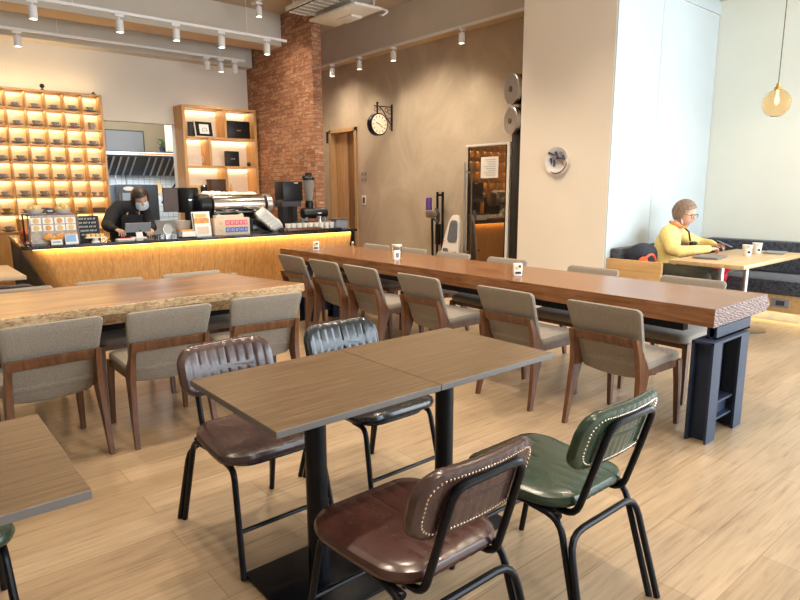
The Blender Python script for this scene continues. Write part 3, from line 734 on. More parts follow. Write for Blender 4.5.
MB().tube([(-.31, -.31, .115), (-.31, -.34, .115), (-.31, -.34, .475), (-.31, -.31, .475)], .01, 6).build('handle', 'chrome', t)
B(-.5, .9, -.35, .3, 0, .88).build('prep_counter', 'brushed_steel', loc=(3.4, 11.25, 0)); tag(bpy.data.objects['prep_counter'], 'steel kitchen counter under the oven', 'counter')
tag(MB().lathe([(0, 0), (.10, 0), (.112, .01), (.10, .02), (0, .015)], seg=24, axis='Y').build('hanging_basket', 'bread', loc=(4.02, 11.85, 1.44)), 'round woven tray hanging on the tiled kitchen wall', 'tray')
t = thing('kitchen_window', 'framed glass pass window high on the kitchen wall', 'window', (3.40, 11.53, 2.24)); B(-.33, .33, -.02, .01, -.2, .2).build('frame', 'dark_grey', t); B(-.31, .31, -.026, -.02, -.18, .18).build('pane', 'pane_grey', t)
t = thing('potted_plant', 'small dark plant on the hood beside the yellow curtain', 'plant', (3.92, 11.15, 2.07)); MB().lathe([(0, 0), (.05, 0), (.06, .08), (0, .075)], seg=12).build('pot', 'dark_grey', t)
lv = MB()
for k in range(40):
    a = rnd.uniform(0, 2*PI); r_ = rnd.uniform(.0, .08); z = .09+rnd.uniform(0, .13); lv.ball((r_*math.cos(a), r_*math.sin(a), z), .022, 6, (1, 1, .3), (rnd.random(), rnd.random(), 0))
lv.build('foliage', 'leaf', t)['kind'] = 'stuff'
cu = MB(); n = 24; A = [(-.14+.28*k/n, .015*math.sin(k*1.7)) for k in range(n+1)]; A2 = [(x, y+.006) for x, y in reversed(A)]; cu.prism(A+A2, -.0, .55, 'Z')
tag(cu.build('curtain', 'cream_paint', loc=(4.06, 11.0, 2.07)), 'pale yellow curtain strip at the top right of the kitchen opening', 'curtain')
tag(MB().tube([(0, 0, 0), (.42, 0, .52)], .016, 8).build('hood_strut', 'black_metal', loc=(3.75, 10.9, 1.18)), 'black diagonal pipe in front of the kitchen tiles', 'pipe')
for k, (x, mt, lb) in enumerate(((3.09, 'brushed_steel', 'steel ladle hanging left below the range hood'), (3.25, 'black_plastic', 'black ladle hanging right below the range hood'))):
    t = thing('ladle', lb, 'utensil', (x, 11.12, 1.66)); MB().tube([(0, 0, 0), (0, 0, -.16)], .006, 6).build('handle', mt, t); MB().ball((0, 0, -.20), .045, 12, (1, .5, 1)).build('bowl', mt, t)

# ------------------------------------------------------------------ things on the bar
BT = .8705
def onbar(x, y): return (x, y, BT)
t = thing('display_case', 'glass cake display case at the left corner of the bar', 'display case', onbar(1.30, 7.08))
f = MB()
for x in (-.22, .22):
    for y in (-.14, .14): f.box(x-.008, x+.008, y-.008, y+.008, 0, .30)
f.box(-.228, .228, -.148, .148, 0, .012); f.box(-.228, .228, -.148, .148, .29, .302)
f.build('frame', 'walnut_dark', t)
B(-.205, .205, -.146, -.142, .012, .29).build('menu_panel', 'case_print', t)
for zz in (.235, .165):
    for xx in (-.155, -.05, .055, .155): B(xx-.045, xx+.045, -.149, -.146, zz-.03, zz+.03).build('photo_card', 'paper', t)
k = 0
for zz, mt in ((.235, 'bread'), (.165, 'cake_yellow')):
    for xx in (-.155, -.05, .055, .155):
        k += 1; MB().lathe([(0, -.152), (.027, -.152), (.027, -.149), (0, -.149)], seg=14, axis='Y').build('dish_photo', 'orange_food' if k % 3 == 0 else mt, t).location = (xx, 0, zz)
MB().ball((-.05, -.155, .07), .05, 10, (1.2, .3, .8)).ball((.06, -.155, .07), .05, 10, (1.2, .3, .8)).build('pastry_photo', 'orange_food', t)
for dx, l in ((-.13, 'left'), (.12, 'right')):
    t = thing('serving_bowl', 'white bowl of pastries on the %s of the cake display case' % l, 'bowl', (1.30+dx, 7.08, BT+.302), 0, 'bowls on the display case')
    MB().lathe([(0, 0), (.05, 0), (.06, .01), (.085, .045), (.08, .045), (.05, .012), (0, .01)], seg=18).build('bowl', 'ceramic', t)
    MB().ball((-.03, 0, .055), .032, 10).ball((.03, .01, .055), .032, 10).ball((0, -.02, .08 if dx > 0 else .06), .03, 10).build('pastry', 'cake_yellow', t)
t = thing('price_card', 'small black price card between the two pastry bowls', 'sign', (1.30, 7.04, BT+.302)); B(-.035, .035, -.004, .004, 0, .055).build('card', 'black_plastic', t); B(-.025, .025, -.006, -.004, .03, .035).box(-.02, .02, -.006, -.004, .018, .022).build('writing', 'paper', t)
t = thing('menu_board', 'black hand-lettered menu board leaning right of the display case', 'sign', onbar(1.64, 7.08)); t.rotation_euler = (R(-10), 0, R(-4))
B(-.12, .12, -.006, .006, 0, .27).build('board', 'black_plastic', t)
wr = MB()
for r_ in range(5):
    z = .238-r_*.042; x = -.09+r_*.008; 
    while x < .09:
        wdt = rnd.uniform(.010, .020); wr.tube([(x, -.008, z-.008), (x+wdt*.3, -.008, z+.010), (x+wdt*.6, -.008, z-.008), (x+wdt, -.008, z+.009)], .0034, 4); x += wdt+rnd.choice([.006, .014])
wr.build('chalk_writing', 'paper', t)
t = thing('leaflet_stand', 'blue and white leaflet standing in front of the display case', 'leaflet', onbar(1.44, 6.88)); t.rotation_euler = (R(-12), 0, 0); B(-.06, .06, -.003, .003, 0, .11).build('sheet', 'paper', t); B(-.055, .04, -.005, -.003, .02, .09).build('print', 'light_blue', t); B(-.06, .06, -.005, -.003, .095, .11).build('header', 'orange_food', t)
t = thing('price_card', 'white price card in front of the display case', 'sign', onbar(1.30, 6.87)); B(-.05, .05, -.003, .003, 0, .05).build('card', 'paper', t)
B(-.035, .035, -.005, -.003, .02, .03).build('writing', 'mid_grey', t)
t = thing('cake_tray', 'white footed tray of yellow cake slices before the menu board', 'cake', onbar(1.67, 6.93)); MB().box(-.10, .10, -.045, .045, .045, .055).lathe([(.05, 0), (.03, .02), (.03, .045)], seg=14).build('tray', 'ceramic', t)
for k in range(4): B(-.085+k*.044, -.05+k*.044, -.03, .03, .055, .085, bev=.004).build('cake_slice', 'cake_yellow', t)
t = thing('point_of_sale_tablet', 'grey point-of-sale tablet on a white stand, seen from behind', 'tablet', onbar(2.19, 7.18)); 
MB().box(-.035, .035, -.03, -.018, 0, .15, rot=(R(-20), 0, 0), pivot=(0, 0, 0)).box(-.07, .07, -.05, .09, 0, .01).build('stand', 'white_plastic', t); MB().box(-.15, .13, -.008, .008, .07, .175, rot=(R(18), 0, R(3)), pivot=(0, 0, .07)).build('screen', 'mid_grey', t)
MB().lathe([(0, -.034), (.01, -.034), (.01, -.03), (0, -.03)], seg=12, axis='Y').build('emblem', 'black_plastic', t).location = (0, -.028, .085)
t = thing('card_tray', 'small red and white card tray left of the tablet', 'tray', onbar(1.98, 6.98)); B(-.09, .09, -.04, .04, 0, .015, bev=.003).build('tray', 'white_plastic', t); B(-.06, .05, -.03, .02, .015, .022).build('card', 'pink_print', t)
t = thing('flour_sieve', 'round silver sieve standing on the bar right of the tablet', 'sieve', onbar(2.50, 7.12)); MB().tube([(.06*math.cos(a/16*2*PI), 0, .085+.06*math.sin(a/16*2*PI)) for a in range(16)], .010, 8, closed=True).build('rim', 'brushed_steel', t); MB().lathe([(0, -.004), (.055, -.004), (.055, .004), (0, .004)], seg=20, axis='Y').build('mesh', 'plastic_clear', t).location = (0, 0, .085); MB().box(-.04, .04, -.03, .03, 0, .025).build('foot', 'brushed_steel', t)
t = thing('plastic_tub', 'clear plastic tub half filled with orange snacks', 'tub', onbar(2.71, 7.22)); MB().lathe([(0, 0), (.075, 0), (.09, .17), (.092, .175), (.086, .17), (.072, .008), (0, .008)], seg=20).build('tub', 'plastic_clear', t); MB().lathe([(0, .01), (.069, .01), (.075, .09), (0, .095)], seg=16).build('contents', 'orange_food', t)
B(-.09, .09, -.02, .02, 0, .045)
t = thing('snack_tray', 'white box of orange snacks in front of the plastic tub', 'tray', onbar(2.64, 6.90)); f = MB(); f.box(-.085, .085, -.045, .045, 0, .01).box(-.085, .085, -.045, -.04, 0, .07).box(-.085, .085, .04, .045, 0, .07).box(-.085, -.08, -.045, .045, 0, .07).box(.08, .085, -.045, .045, 0, .07); f.build('tray', 'paper', t)
for k in range(5): MB().ball((-.06+k*.03, 0, .075), .022, 10, (1, 1, .7)).build('snack', 'orange_food', t)
t = thing('water_urn', 'tall black cylindrical dispenser behind the snack tray', 'dispenser', onbar(2.90, 7.50)); MB().lathe([(0, .26), (.125, .26), (.13, .27), (.13, .54), (.12, .56), (0, .56)], seg=28).build('tank', 'black_plastic', t)
MB().box(-.30, .0, -.02, .02, .27, .56).build('side_housing', 'brown_box', t); MB().lathe([(0, 0), (.10, 0), (.10, .02), (.05, .03), (.05, .26)], seg=20).build('stand', 'black_plastic', t); B(-.04, .04, -.134, -.128, .41, .418).build('logo_line', 'chrome', t)
t = thing('menu_stand', 'upright white menu stand with food pictures on the bar', 'sign', onbar(2.83, 6.93)); t.rotation_euler = (R(-7), 0, R(8))
B(-.115, .115, -.006, .006, 0, .285, bev=.002).build('panel', 'paper', t); B(-.095, .095, -.009, -.006, .15, .21).build('food_picture', 'orange_food', t); B(-.075, .07, -.009, -.006, .215, .26).build('food_picture', 'cake_yellow', t); B(-.06, .08, -.009, -.006, .03, .11).build('food_picture', 'peach_card', t); B(-.11, -.095, -.009, -.006, .02, .27).build('side_strip', 'brown_box', t)
t = thing('promotion_box', 'cream promotion box with pink and blue printed squares', 'box', onbar(3.20, 6.97)); MB().box(-.225, .225, -.05, .05, 0, .20, bev=.004).box(-.20, .16, -.03, .05, .20, .235, bev=.004).build('body', 'peach_card', t)
for j, mt in enumerate(('blue_print', 'pink_print')):
    for k in range(5):
        x = -.09+k*.058; z = .03+j*.085; q = B(x, x+.05, -.054, -.05, z, z+.06).build('printed_square', mt, t)
        MB().tube([(x+.025+.010*math.cos(a/6*2*PI), -.055, z+.03+.016*math.sin(a/6*2*PI)) for a in range(6)], .003, 4, closed=True).build('character_mark', 'paper', q)
    MB().lathe([(0, -.053), (.022, -.053), (.022, -.05), (0, -.05)], seg=14, axis='Y').build('round_mark', 'bread', t).location = (-.15, 0, .06+j*.085)
B(-.226, .226, -.0515, -.05, .098, .101).build('seam', 'bread', t)
# espresso machine
t = thing('espresso_machine', 'chrome espresso machine with white cloths on top', 'coffee machine', onbar(3.43, 7.40))
MB().lathe([(0, -.36), (.10, -.36), (.125, -.34), (.125, .34), (.10, .36), (0, .36)], (.03, -.06, .35), 24, axis='X').build('body', 'chrome', t)
MB().lathe([(0, -.12), (.115, -.12), (.13, -.10), (.13, .02), (0, .02)], (-.37, -.06, .35), 20, axis='X').build('end_cap', 'black_plastic', t)
MB().lathe([(0, -.02), (.128, -.02), (.128, .05), (.11, .06), (0, .06)], (.43, -.06, .35), 20, axis='X').build('end_cap', 'brushed_steel', t)
MB().box(-.44, .46, -.02, .20, .38, .44, bev=.01).build('cup_tray', 'brushed_steel', t)
MB().box(-.42, .44, .0, .18, .06, .40, bev=.01).build('housing', 'black_plastic', t)
MB().box(-.44, .46, -.16, .20, .02, .09, bev=.01).build('drip_tray', 'brushed_steel', t)
MB().tube([(-.12, -.19, .30), (0, -.195, .285), (.12, -.19, .305)], .006, 6, fillet=.05).build('logo_line', 'black_plastic', t)
for x in (-.38, .40):
    for y in (-.12, .16): MB().lathe([(.02, 0), (.02, .03)], (x, y, 0), 10).build('foot', 'black_metal', t)
for x in (-.25, .05, .3): MB().lathe([(.035, .12), (.035, .24)], (x, -.12, 0), 14).box(x-.012, x+.012, -.26, -.15, .135, .155).build('group_head', 'brushed_steel', t)
cl = MB(); r3 = random.Random(5)
for k in range(9): cl.ball((-.28+k*.075, .06+r3.uniform(-.03, .03), .02+r3.uniform(0, .015)), .066, 10, (1.1, .9, .5 if k > 5 else .7), (r3.uniform(-.3, .3), r3.uniform(-.3, .3), 0))
tag(cl.build('folded_cloth', 'off_white_cloth', loc=(3.41, 7.40, BT+.44)), 'rumpled white cloths lying on the espresso machine', 'cloth')
# stack of nested paper cups, toppled sideways in an arc
cupb = None
for k in range(6):
    a = k/5; x = 3.62+.20*a; z = BT+.215-.175*a**1.15; y = 7.08
    mb = MB(); mb.lathe([(0, 0), (.052, 0), (.070, .125), (.074, .13), (.066, .125), (.05, .007), (0, .006)], (0, 0, -.06), 18)
    o = mb.build('paper_cup', 'paper') if cupb is None else cupb.copy()
    if cupb is None: cupb = o
    else: COL.objects.link(o)
    o.location = (x+.04, y, z+.01 if k < 5 else BT+.07); o.rotation_euler = (0, R(62), R(-8)); tag(o, ('topmost', 'second from the top', 'third from the top', 'fourth from the top', 'fifth from the top', 'lowest')[k]+' white paper cup in the sloping pile right of the promotion box', 'cup', 'paper cups in the sloping pile')
t = thing('cup_holder', 'dark cup rack carrying the sloping pile of paper cups', 'rack', onbar(3.68, 7.16)); MB().tube([(-.12, 0, 0), (-.10, 0, .17), (.14, 0, .02), (.14, 0, 0)], .02, 8, fillet=.04).tube([(-.12, .07, 0), (-.10, .07, .17), (.14, .07, .02), (.14, .07, 0)], .02, 8, fillet=.04).box(-.14, .18, -.03, .10, 0, .01).build('rack', 'black_plastic', t)
# grinder, blender, tank, glasses
t = thing('coffee_grinder', 'black boxy coffee grinder in front of the brick pier', 'grinder', onbar(4.27, 7.46)); MB().box(-.13, .17, -.12, .12, .38, .64, bev=.006).build('housing', 'black_plastic', t); MB().box(-.15, .15, -.11, .11, .30, .385, bev=.006).box(-.14, .14, -.1, .1, .385, .40).build('base', 'dark_grey', t); MB().box(-.12, .12, -.09, .09, .0, .03).box(-.11, -.04, -.06, .09, .03, .3).box(.04, .11, -.06, .09, .03, .3).build('stand', 'black_plastic', t); B(.04, .10, -.123, -.12, .615, .625).build('logo', 'paper', t)
t = thing('blender', 'black bar blender with a clear jug in front of the brick pier', 'blender', onbar(4.60, 7.44)); MB().lathe([(0, .28), (.055, .28), (.06, .34), (.05, .38), (0, .38)], seg=18).build('base', 'black_plastic', t); MB().lathe([(.045, .38), (.08, .62), (.083, .66), (.077, .66), (.043, .385)], seg=18).build('jug', 'jug_smoke', t); MB().lathe([(.086, .66), (.086, .69), (.05, .72), (.045, .76), (0, .765)], seg=18).build('lid', 'black_plastic', t); MB().tube([(-.06, 0, .71), (-.10, 0, .70)], .012, 6).build('lid_handle', 'black_plastic', t)
t2 = thing('countertop_grinder', 'low black horizontal machine under the blender', 'coffee machine', onbar(4.66, 7.42)); MB().lathe([(0, -.19), (.065, -.19), (.075, -.17), (.075, .19), (.06, .2), (0, .2)], (0, 0, .205), 20, axis='X').build('body', 'black_plastic', t2); B(-.17, -.13, -.05, .05, 0, .2).build('leg', 'brushed_steel', t2); B(.13, .17, -.05, .05, 0, .2).build('leg', 'brushed_steel', t2); B(.02, .08, -.08, -.074, .20, .21).build('logo', 'paper', t2)
for k, (x, lb) in enumerate(((4.28, 'left'), (4.42, 'right'))):
    t = thing('portafilter_stand', 'black portafilter on its stand below the coffee grinder, %s one' % lb, 'portafilter', onbar(x, 7.20), R(20*k), 'portafilters on the bar'); MB().lathe([(0, 0), (.035, 0), (.03, .02), (.012, .03), (.012, .07)], seg=14).build('stand', 'black_metal', t); MB().lathe([(0, .07), (.04, .07), (.042, .11), (0, .11)], seg=14).build('basket', 'dark_grey', t); MB().tube([(-.04, 0, .09), (-.12, -.02, .075)], .013, 8).build('handle', 'black_plastic', t)
for k, (x, y, h, lb) in enumerate(((4.58, 7.15, .17, 'tall steel milk jug left of the glasses'), )):
    t = thing('milk_jug', lb, 'jug', onbar(x, y)); MB().lathe([(0, 0), (.045, 0), (.047, .02), (.035, h-.04), (.04, h), (.036, h), (.03, h-.04), (.04, .02), (0, .01)], seg=18).build('body', 'chrome', t); MB().tube([(.038, 0, h-.03), (.075, 0, h-.03), (.07, 0, .05), (.044, 0, .04)], .006, 6, fillet=.02).build('handle', 'chrome', t)
for k, (x, y) in enumerate(((4.70, 7.17), (4.78, 7.22), (4.86, 7.17))):
    o = MB().lathe([(0, 0), (.032, 0), (.038, .13), (.035, .13), (.030, .01), (0, .01)], seg=16).build('drinking_glass', 'clear_glass', loc=onbar(x, y)); tag(o, 'clear drinking glass at the right end of the bar, '+['left', 'middle', 'right'][k]+' of three', 'glass', 'glasses at the right end of the bar')
for k in range(9):
    x = 4.02+k*.085; o = MB().lathe([(0, 0), (.030, 0), (.038, .095), (.035, .095), (.027, .008), (0, .008)], seg=12).build('espresso_cup', 'ceramic', loc=onbar(x, 7.04)); tag(o, 'small pale cup in the front row behind the wooden tray, %s from the left' % ['first', 'second', 'third', 'fourth', 'fifth', 'sixth', 'seventh', 'eighth', 'ninth'][k], 'cup', 'small cups in a row')
t = thing('wooden_tray', 'long reddish wooden tray on the front edge of the bar', 'tray', onbar(4.17, 6.92)); MB().box(-.26, .26, -.06, .06, 0, .012, bev=.003).box(-.26, .26, -.06, -.05, 0, .04, bev=.003).box(-.26, .26, .05, .06, 0, .04, bev=.003).box(-.30, -.24, -.05, .05, .0, .05, bev=.006).build('tray', 'walnut_warm', t)
tag(B(-.14, .16, -.05, .05, 0, .018, bev=.005).build('drip_mat', 'black_plastic', loc=onbar(4.60, 6.93)), 'thin black mat right of the wooden tray', 'mat')
t = thing('payment_terminal', 'grey-blue box at the right end of the bar', 'box', onbar(4.82, 7.02)); MB().box(-.10, .09, -.07, .07, 0, .125, bev=.006).build('body', 'mid_grey', t); B(-.12, .1, -.08, .08, .125, .135, bev=.003).build('lid', 'dark_grey', t)
for k, (x, y, mt, sh, lb) in enumerate(((1.22, 8.1, 'tomato', 'b', 'round red jar'), (1.30, 7.75, 'ceramic', 'c', 'white cup'), (1.38, 7.55, 'bread', 'c', 'tan cup'), (1.25, 8.4, 'orange_food', 't', 'tall orange drink cup'), (1.42, 7.9, 'ceramic', 'c', 'second white cup'))):
    mb = MB()
    if sh == 'b': mb.ball((0, 0, .05), .05, 14)
    elif sh == 'c': mb.lathe([(0, 0), (.035, 0), (.05, .10), (.046, .10), (.03, .01), (0, .01)], seg=14)
    else: mb.lathe([(0, 0), (.045, 0), (.06, .20), (.055, .2), (.04, .01), (0, .01)], seg=14)
    tag(mb.build('bar_cup' if sh != 'b' else 'red_jar', mt, loc=onbar(x, y)), lb+' on the far left end of the bar beyond the display case', 'cup' if sh != 'b' else 'jar')
# back counter seen past the left end of the bar
t = thing('back_cabinet', 'open yellowish wooden cabinet at the left frame edge beyond the bar', 'cabinet', (.56, 8.9, 0)); f = MB(); f.box(-.35, .38, -.2, .2, .86, .90).box(-.35, .38, -.2, .2, .42, .45).box(-.35, .38, -.2, .2, .0, .04).box(.35, .38, -.2, .2, 0, .9).box(-.38, -.35, -.2, .2, 0, .9).box(-.35, .35, .18, .2, 0, .9); f.build('carcass', 'ply', t)
t = thing('storage_basket', 'black basket inside the open cabinet left of the bar', 'basket', (.74, 8.85, .451)); MB().box(-.13, .13, -.1, .1, 0, .2, bev=.02).build('body', 'black_plastic', t); MB().tube([(-.1, -.11, .2), (-.1, -.11, .24), (.1, -.11, .24), (.1, -.11, .2)], .006, 6, fillet=.02).build('handle', 'dark_grey', t)

# ------------------------------------------------------------------ little card holders on the long table
def card_holder(x, y, label, jar=False):
    t = thing('card_holder', label, 'card holder', (x, y, .751), R(-35), 'card holders on the long table')
    f = MB().box(-.032, .032, -.02, .02, 0, .095, bev=.004); f.build('card', 'paper', t)
    MB().ball((-.006, -.021, .062), .018, 10, (1.2, .12, .8)).build('picture', 'cake_yellow', t); MB().ball((.010, -.0215, .072), .012, 8, (1, .12, 1)).build('picture', 'ink', t)
    MB().box(-.022, .022, -.0225, -.020, .016, .034).build('writing', 'ink', t)
card_holder(3.63, 2.93, 'white card holder in the middle of the long table')
card_holder(3.57, 5.66, 'white card holder at the far end of the long table')
t = thing('candle_jar', 'glass jar with a card in front, two thirds along the long table', 'jar', (3.69, 4.43, .751)); MB().lathe([(0, 0), (.042, 0), (.045, .01), (.045, .115), (.038, .125), (.034, .12), (.04, .11), (.04, .012), (0, .01)], seg=20).build('glass', 'clear_glass', t)
MB().lathe([(.046, .118), (.048, .122), (.048, .135), (0, .137)], seg=20).build('lid', 'ceramic', t); B(-.085, -.02, -.07, -.045, 0, .085, bev=.003).build('card', 'paper', t); B(-.07, -.035, -.073, -.070, .02, .065).build('writing', 'seat_pad_grey', t)
MB().lathe([(0, .012), (.033, .012), (.033, .07), (0, .07)], seg=14).build('wax', 'ceramic', t)
t = thing('glass_bottle', 'tiny clear shaker at the far end of the long table', 'shaker', (3.98, 5.55, .751)); MB().lathe([(0, 0), (.018, 0), (.018, .05), (.008, .065), (0, .066)], seg=12).build('body', 'clear_glass', t); MB().lathe([(.012, .06), (.012, .075), (0, .078)], seg=10).build('cap', 'ceramic', t)

# ------------------------------------------------------------------ track lights
def rail(name_label, a, b_, lamps, target=None, drop=.09, wires=(), power=30, warm=WARM):
    a, b_ = Vector(a), Vector(b_); d = (b_-a).normalized(); n = Vector((-d.y, d.x, 0))
    t = thing('lighting_track', name_label, 'lighting track', a, 0)
    w = .017; L_ = (b_-a).length
    MB().loft([[n*w+Vector((0, 0, -.015)), -n*w+Vector((0, 0, -.015)), -n*w+Vector((0, 0, .015)), n*w+Vector((0, 0, .015))], [p+d*L_ for p in (n*w+Vector((0, 0, -.015)), -n*w+Vector((0, 0, -.015)), -n*w+Vector((0, 0, .015)), n*w+Vector((0, 0, .015)))]]).build('track', 'white_metal', t)
    for q in wires: MB().tube([d*q+Vector((0, 0, .015)), d*q+Vector((0, 0, CEIL-a.z-.001))], .003, 5).build('wire', 'white_metal', t)
    for (u, lbl, on, tilt) in lamps:
        p = a+d*u+Vector((0, 0, -.015))
        s = thing('track_spotlight', lbl, 'spotlight', p, 0, 'white track spotlights')
        MB().box(-.05, .05, -.016, .016, -.03, 0, bev=.004).build('adapter', 'white_metal', s)
        MB().tube([(0, 0, -.03), (0, 0, -.065)], .008, 6).build('bracket', 'white_metal', s)
        hd = MB().lathe([(0, .0), (.036, .0), (.042, -.008), (.042, -.125), (.036, -.13), (.034, -.112), (0, -.112)], (0, 0, -.06), 18).build('head', 'white_metal', s)
        MB().lathe([(0, -.119), (.033, -.119), (.033, -.116), (0, -.116)], (0, 0, -.06), 16).build('lens', 'lamp_face' if on else 'white_plastic', hd)
        if on: spot(p+Vector((0, 0, -.20)), p+Vector(tilt), power, warm, 125, 1, .05, 'track_lamp')
rail('white ceiling track hanging before the grey beam', (-.2, 7.5, 3.335), (4.36, 7.5, 3.335), [(1.62, 'white spotlight leftmost on the front ceiling track', 1, (0, 1.4, -2.5)), (2.46, 'white spotlight second on the front ceiling track', 1, (0, 1.4, -2.5)), (3.09, 'white spotlight third on the front ceiling track', 1, (0, 1.4, -2.5)), (3.65, 'white spotlight fourth on the front ceiling track', 1, (0, 1.2, -2.5)), (4.27, 'white spotlight at the right end of the front ceiling track', 1, (.6, .8, -2.5))], wires=(2.0, 4.0), power=55)
rail('white ceiling track close to the back wall', (-.2, 9.2, 3.375), (4.60, 9.2, 3.375), [(1.74, 'white spotlight alone at the left of the rear track', 1, (0, .3, -2.5)), (4.18, 'unlit white spotlight left of the bright one on the rear track', 0, 0), (4.40, 'glaring white spotlight near the right end of the rear track', 1, (0, .2, -2.5)), (4.63, 'unlit white spotlight at the right end of the rear track', 0, 0)], wires=(2.2, 4.4), power=22)
rail('short white track under the ceiling before the brick pier', (4.20, 7.3, 3.90), (4.20, 8.10, 3.90), [(.62, 'white spotlight on the short track before the brick pier', 1, (.75, .5, -2.5))], power=60)
rail('white track along the beam over the trowelled wall', (6.0, 4.56, 3.46), (6.0, 9.7, 3.46), [(1.31, 'white spotlight on the wall track, nearest to the cream wall', 1, (-.5, 0, -2)), (2.70, 'white spotlight on the wall track, second from the cream wall', 1, (-.5, 0, -2)), (3.54, 'white spotlight on the wall track, third from the cream wall', 1, (-.5, 0, -2)), (4.30, 'white spotlight on the wall track, nearest to the brick pier', 1, (-.5, 0, -2))], power=40)
spot((5.3, 6.6, 3.4), (6.2, 6.6, 0), 110, WARM, 130, 1, .1, 'ceiling_and_fill_spot'); spot((5.6, 8.8, 3.4), (6.3, 8.8, 0), 60, WARM, 130, 1, .1, 'ceiling_and_fill_spot')  # unseen fill spots added to brighten the trowelled wall

# ------------------------------------------------------------------ ceiling air conditioner
t = thing('air_conditioner', 'white ceiling cassette air conditioner with a dropped panel', 'air conditioner', (5.00, 7.18, 3.80), R(0))
MB().box(-.47, .22, -.72, .62, .0, .06, bev=.02).box(-.40, .15, -.68, .55, .06, .18, bev=.01).build('housing', 'white_plastic', t)
MB().box(-.44, -.16, -.68, .58, -.012, 0).build('intake', 'dark_grey', t)
gl = MB()
for k in range(8): x = -.44+k*.035; gl.box(x+.01, x+.018, -.68, .58, -.024, -.012)
for k in range(10): y = -.67+k*.135; gl.box(-.44, -.16, y, y+.014, -.026, -.012)
gl.build('grille', 'white_plastic', t)
MB().box(-.20, .24, -.62, .45, -.13, -.09, bev=.015).box(.02, .2, -.25, .1, -.16, -.13, bev=.01).build('drop_panel', 'white_plastic', t)
for hx in (-.15, .2):
    for hy in (-.5, .35): MB().tube([(hx, hy, -.1), (hx, hy, 0)], .008, 6).build('hanger', 'white_metal', t)
MB().tube([(.22, -.60, -.1), (.28, -.70, -.15), (.22, -.65, -.2), (.26, -.55, -.17)], .012, 6, fillet=.03).build('pipe', 'white_metal', t)

# ------------------------------------------------------------------ station clock
t = thing('station_clock', 'round black two-sided station clock on a scrolled wall bracket', 'clock', (6.295, 7.66, 2.42))
br = MB(); br.box(-.012, .004, -.012, .012, -.12, .28)
br.tube([(0, 0, .24), (-.36, 0, .24)], .008, 6); br.tube([(0, 0, -.04), (-.10, 0, .06), (-.16, 0, .16), (-.24, 0, .235)], .008, 6, fillet=.05)
for cx, cz, r_ in ((-.05, .17, .035), (-.11, .19, .03), (-.05, .05, .028), (-.03, -.07, .02), (-.32, .19, .028), (-.24, .2, .02)):
    br.tube([(cx+r_*math.cos(a/10*2*PI), 0, cz+r_*math.sin(a/10*2*PI)) for a in range(10)], .005, 5, closed=True)
br.tube([(-.29, 0, .27), (-.29, 0, .12)], .014, 8); br.ball((-.29, 0, .285), .02, 8)
br.build('bracket', 'black_metal', t)
cs = MB().lathe([(0, -.05), (.155, -.05), (.168, -.045), (.168, .045), (.155, .05), (0, .05)], (-.29, 0, -.035), 36, axis='Y').build('case', 'black_metal', t)
fc = MB().lathe([(0, -.053), (.148, -.053), (.148, -.05), (0, -.05)], (-.29, 0, -.035), 36, axis='Y').build('dial', 'clock_face', t)
mk = MB()
for k in range(12):
    a = k*PI/6; r0, r1 = (.10, .135)
    mk.tube([(-.29+r0*math.sin(a), -.055, -.035+r0*math.cos(a)), (-.29+r1*math.sin(a), -.055, -.035+r1*math.cos(a))], .0045, 4)
mk.build('hour_mark', 'ink', fc)
MB().tube([(-.29, -.057, -.035), (-.36, -.057, -.01)], .006, 5).tube([(-.29, -.058, -.035), (-.235, -.058, -.085)], .004, 5).build('hand', 'ink', fc)

# ------------------------------------------------------------------ wall plate, switches
t = thing('decorative_plate', 'round ceramic plate painted in blue and brown on the cream wall', 'plate', (5.578, 4.0, 1.69))
MB().lathe([(0, -.002), (.07, -.002), (.10, -.02), (.148, -.035), (.15, -.031), (.10, -.012), (.07, 0), (0, 0)], (0, 0, 0), 36, axis='X').build('plate', 'plate_glaze', t)
pt = MB()
for (y, z, l, a) in ((.05, .06, .06, 20), (.0, .05, .05, 60), (-.04, .02, .07, 10), (-.06, .05, .05, 40), (.06, .0, .04, 80), (.03, -.02, .05, 95)):
    dy, dz = math.cos(R(a))*l*.75, math.sin(R(a))*l*.75; y *= 1.2; z *= 1.2; pt.tube([(-.017-.09*(y*y+z*z)**.5, y-dy, z-dz), (-.02-.09*(y*y+z*z)**.5, y+dy, z+dz)], [.006, .014], 6)
pt.build('painting', 'plate_navy', t)
pt = MB(); pt.tube([(-.036, -.13*math.cos(R(a)), -.13*math.sin(R(a))) for a in range(10, 130, 12)], .007, 6); pt.tube([(-.026, .03, .02), (-.024, -.05, .0), (-.028, -.09, -.04)], .006, 5)
pt.build('painting', 'plate_brown', t)
def switch(x, y, z, nx, label, n=1, mat='white_plastic', w=.07, h=.115):
    t = thing('wall_switch', label, 'switch', (x, y, z))
    if nx: B(-.01, 0, -w/2, w/2, -h/2, h/2, bev=.003).build('plate', mat, t); B(-.014, -.01, -w*.25, w*.25, -h*.3, h*.3).build('rocker', 'dark_grey' if mat == 'white_plastic' else mat, t)
    return t
for k, (y, z, l) in enumerate(((8.46, 1.66, 'upper left'), (8.38, 1.66, 'upper right'), (8.46, 1.56, 'lower left'), (8.38, 1.56, 'lower right'))): switch(6.3, y, z, 1, 'small white wall switch right of the door, %s of four' % l, mat='mid_grey', w=.035, h=.05)
switch(6.3, 8.42, 1.22, 1, 'dark framed double switch below the four small switches', w=.11, h=.16)
switch(6.3, 9.5, 2.32, 1, 'narrow black sensor left of the door frame', mat='black_plastic', w=.06, h=.2)

